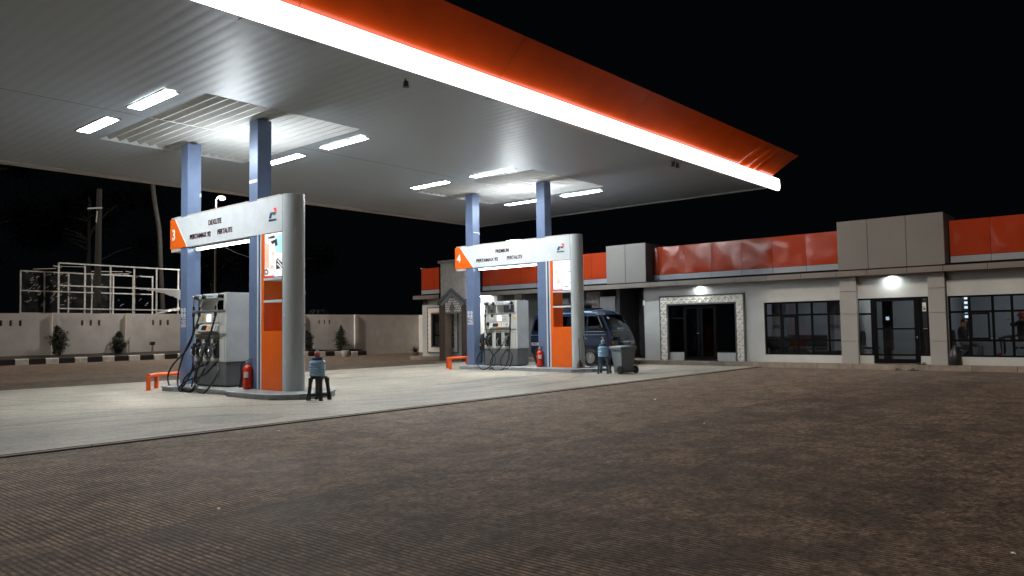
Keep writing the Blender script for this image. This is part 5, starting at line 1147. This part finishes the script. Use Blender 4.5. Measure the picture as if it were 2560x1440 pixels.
text_mesh('plate_lettering', 'A 7950 AH', .085, 'black', vt, V(-.018, 3.40, .72), .66, .003, .001)
# windscreen and front
def front(name, m, pts, off=.024, th=.004):
    g = MB(); vs = [V(.74+x, yf(z, off), z) for x, z in pts]; g.loft([vs, [(a, c+th, d) for a, c, d in vs]]); return g.build(name, m, vt)
front('windscreen', 'glassv', [(-.62, 1.15), (.62, 1.15), (.60, 1.30), (.57, 1.56), (.54, 1.74), (-.54, 1.74), (-.57, 1.56), (-.60, 1.30)])
side_panel('quarter_glass', 'glassv', [(.13, 1.14), (.36, 1.19), (.60, 1.72), (.52, 1.74)], .004)
front('front_panel', 'black', [(-.58, .98), (.58, .98), (.60, 1.10), (-.60, 1.10)], .018)
front('grille', 'chrome', [(-.34, .80), (.34, .80), (.34, .84), (-.34, .84)], .03)
for s5 in (-1, 1):
    front('headlight', 'headl', [(s5*.40, .72), (s5*.60, .72), (s5*.60, .86), (s5*.40, .86)], .03, .02); front('indicator', 'amber', [(s5*.61, .74), (s5*.69, .74), (s5*.69, .86), (s5*.61, .86)], .0, .02)
g = MB(); g.loft([[V(.74+x, y, z) for x, y in ((-.73, .12), (-.66, -.05), (.66, -.05), (.73, .12))] for z in (.34, .38, .54, .58)]); g.build('bumper', 'black', vt)
front('bumper_strip', 'chrome', [(-.55, .60), (.55, .60), (.55, .63), (-.55, .63)], .04)
MB().bar(V(.5, yf(1.2, .03), 1.2), V(.25, yf(1.5, .03), 1.5), .012).bar(V(1.0, yf(1.2, .03), 1.2), V(.75, yf(1.5, .03), 1.5), .012).build('wiper', 'black', vt)
front('windscreen_sticker', 'paper', [(-.42, 1.60), (-.30, 1.60), (-.30, 1.67), (-.42, 1.67)], .03)
g = MB()
for k in range(7): g.bar(V(.60+k*.06, yf(1.26, .032), 1.24+.03*math.sin(k*2)), V(.66+k*.06, yf(1.30, .032), 1.27+.02*math.cos(k*3)), .02)
g.build('windscreen_lettering', 'lightblue', vt)
for s5 in (0, 1): MB().bbox(*V(-.13 if not s5 else 1.50, .38, 1.22), *V(-.02 if not s5 else 1.61, .42, 1.40), .02).bar(V(-.02 if not s5 else 1.50, .42, 1.30), V(.03 if not s5 else 1.45, .5, 1.25), .02).build('door_mirror', 'black', vt)
g = MB(); g.tube(smooth_curve([V(.3, 3.2, 1.9), V(.1, 3.25, 2.0), V(.1, 3.2, 2.12), V(.16, 3.1, 2.16)], 4), .012, 6); g.lathe([(.06, 0), (.07, .01), (.07, .02)], V(.1, 3.1, 2.15), 14, 'x'); g.build('rear_mirror', 'black', vt)
g = MB(); g.box(*V(.2, 1.3, 1.98), *V(1.28, 1.34, 2.0)).box(*V(.2, 2.3, 1.98), *V(1.28, 2.34, 2.0)).box(*V(.2, 1.2, 1.955), *V(.23, 2.5, 2.0)).box(*V(1.25, 1.2, 1.955), *V(1.28, 2.5, 2.0)); g.build('roof_rack', 'black', vt)
tag(MB().bbox(-.35, -.45, 0, .35, .45, .17, .06).build('roof_bundle', 'cloth', None, (VX+.74, VY+1.9, 2.002)), 'dark bundle on the roof rack of the blue minivan', 'bundle')
for y in (.86, 3.0):
    for s5 in (0, 1):
        xo = -.012 if not s5 else 1.492
        MB().lathe([(.01, 0), (.345, 0), (.35, -.004 if not s5 else .004)], V(-.004 if not s5 else 1.484, y, .33), 24, 'x', False).build('wheel_arch', 'black', vt)
        sgn = -1 if not s5 else 1
        wz = [(.01, sgn*.0)]
        wh = MB().lathe([(.2, sgn*-.16), (.28, sgn*-.15), (.29, sgn*-.12), (.29, sgn*-.0), (.275, sgn*.02), (.19, sgn*.022)], V(xo, y, .292), 28, 'x').build('wheel', 'tyre', vt)
        rm = MB(); rm.lathe([(.01, sgn*.03), (.05, sgn*.03), (.06, sgn*.012), (.13, sgn*.006), (.16, sgn*.015), (.18, sgn*.024), (.195, sgn*.024)], V(xo, y, .292), 28, 'x'); rim = rm.build('rim', 'silver', wh)
        hb = MB()
        for k in range(10):
            a = 2*PI*k/10; hb.lathe([(.004, 0), (.017, 0)], V(xo+sgn*.0185, y+.115*math.cos(a), .292+.115*math.sin(a)), 8, 'x', False)
        hb.build('rim_hole', 'black', rim)
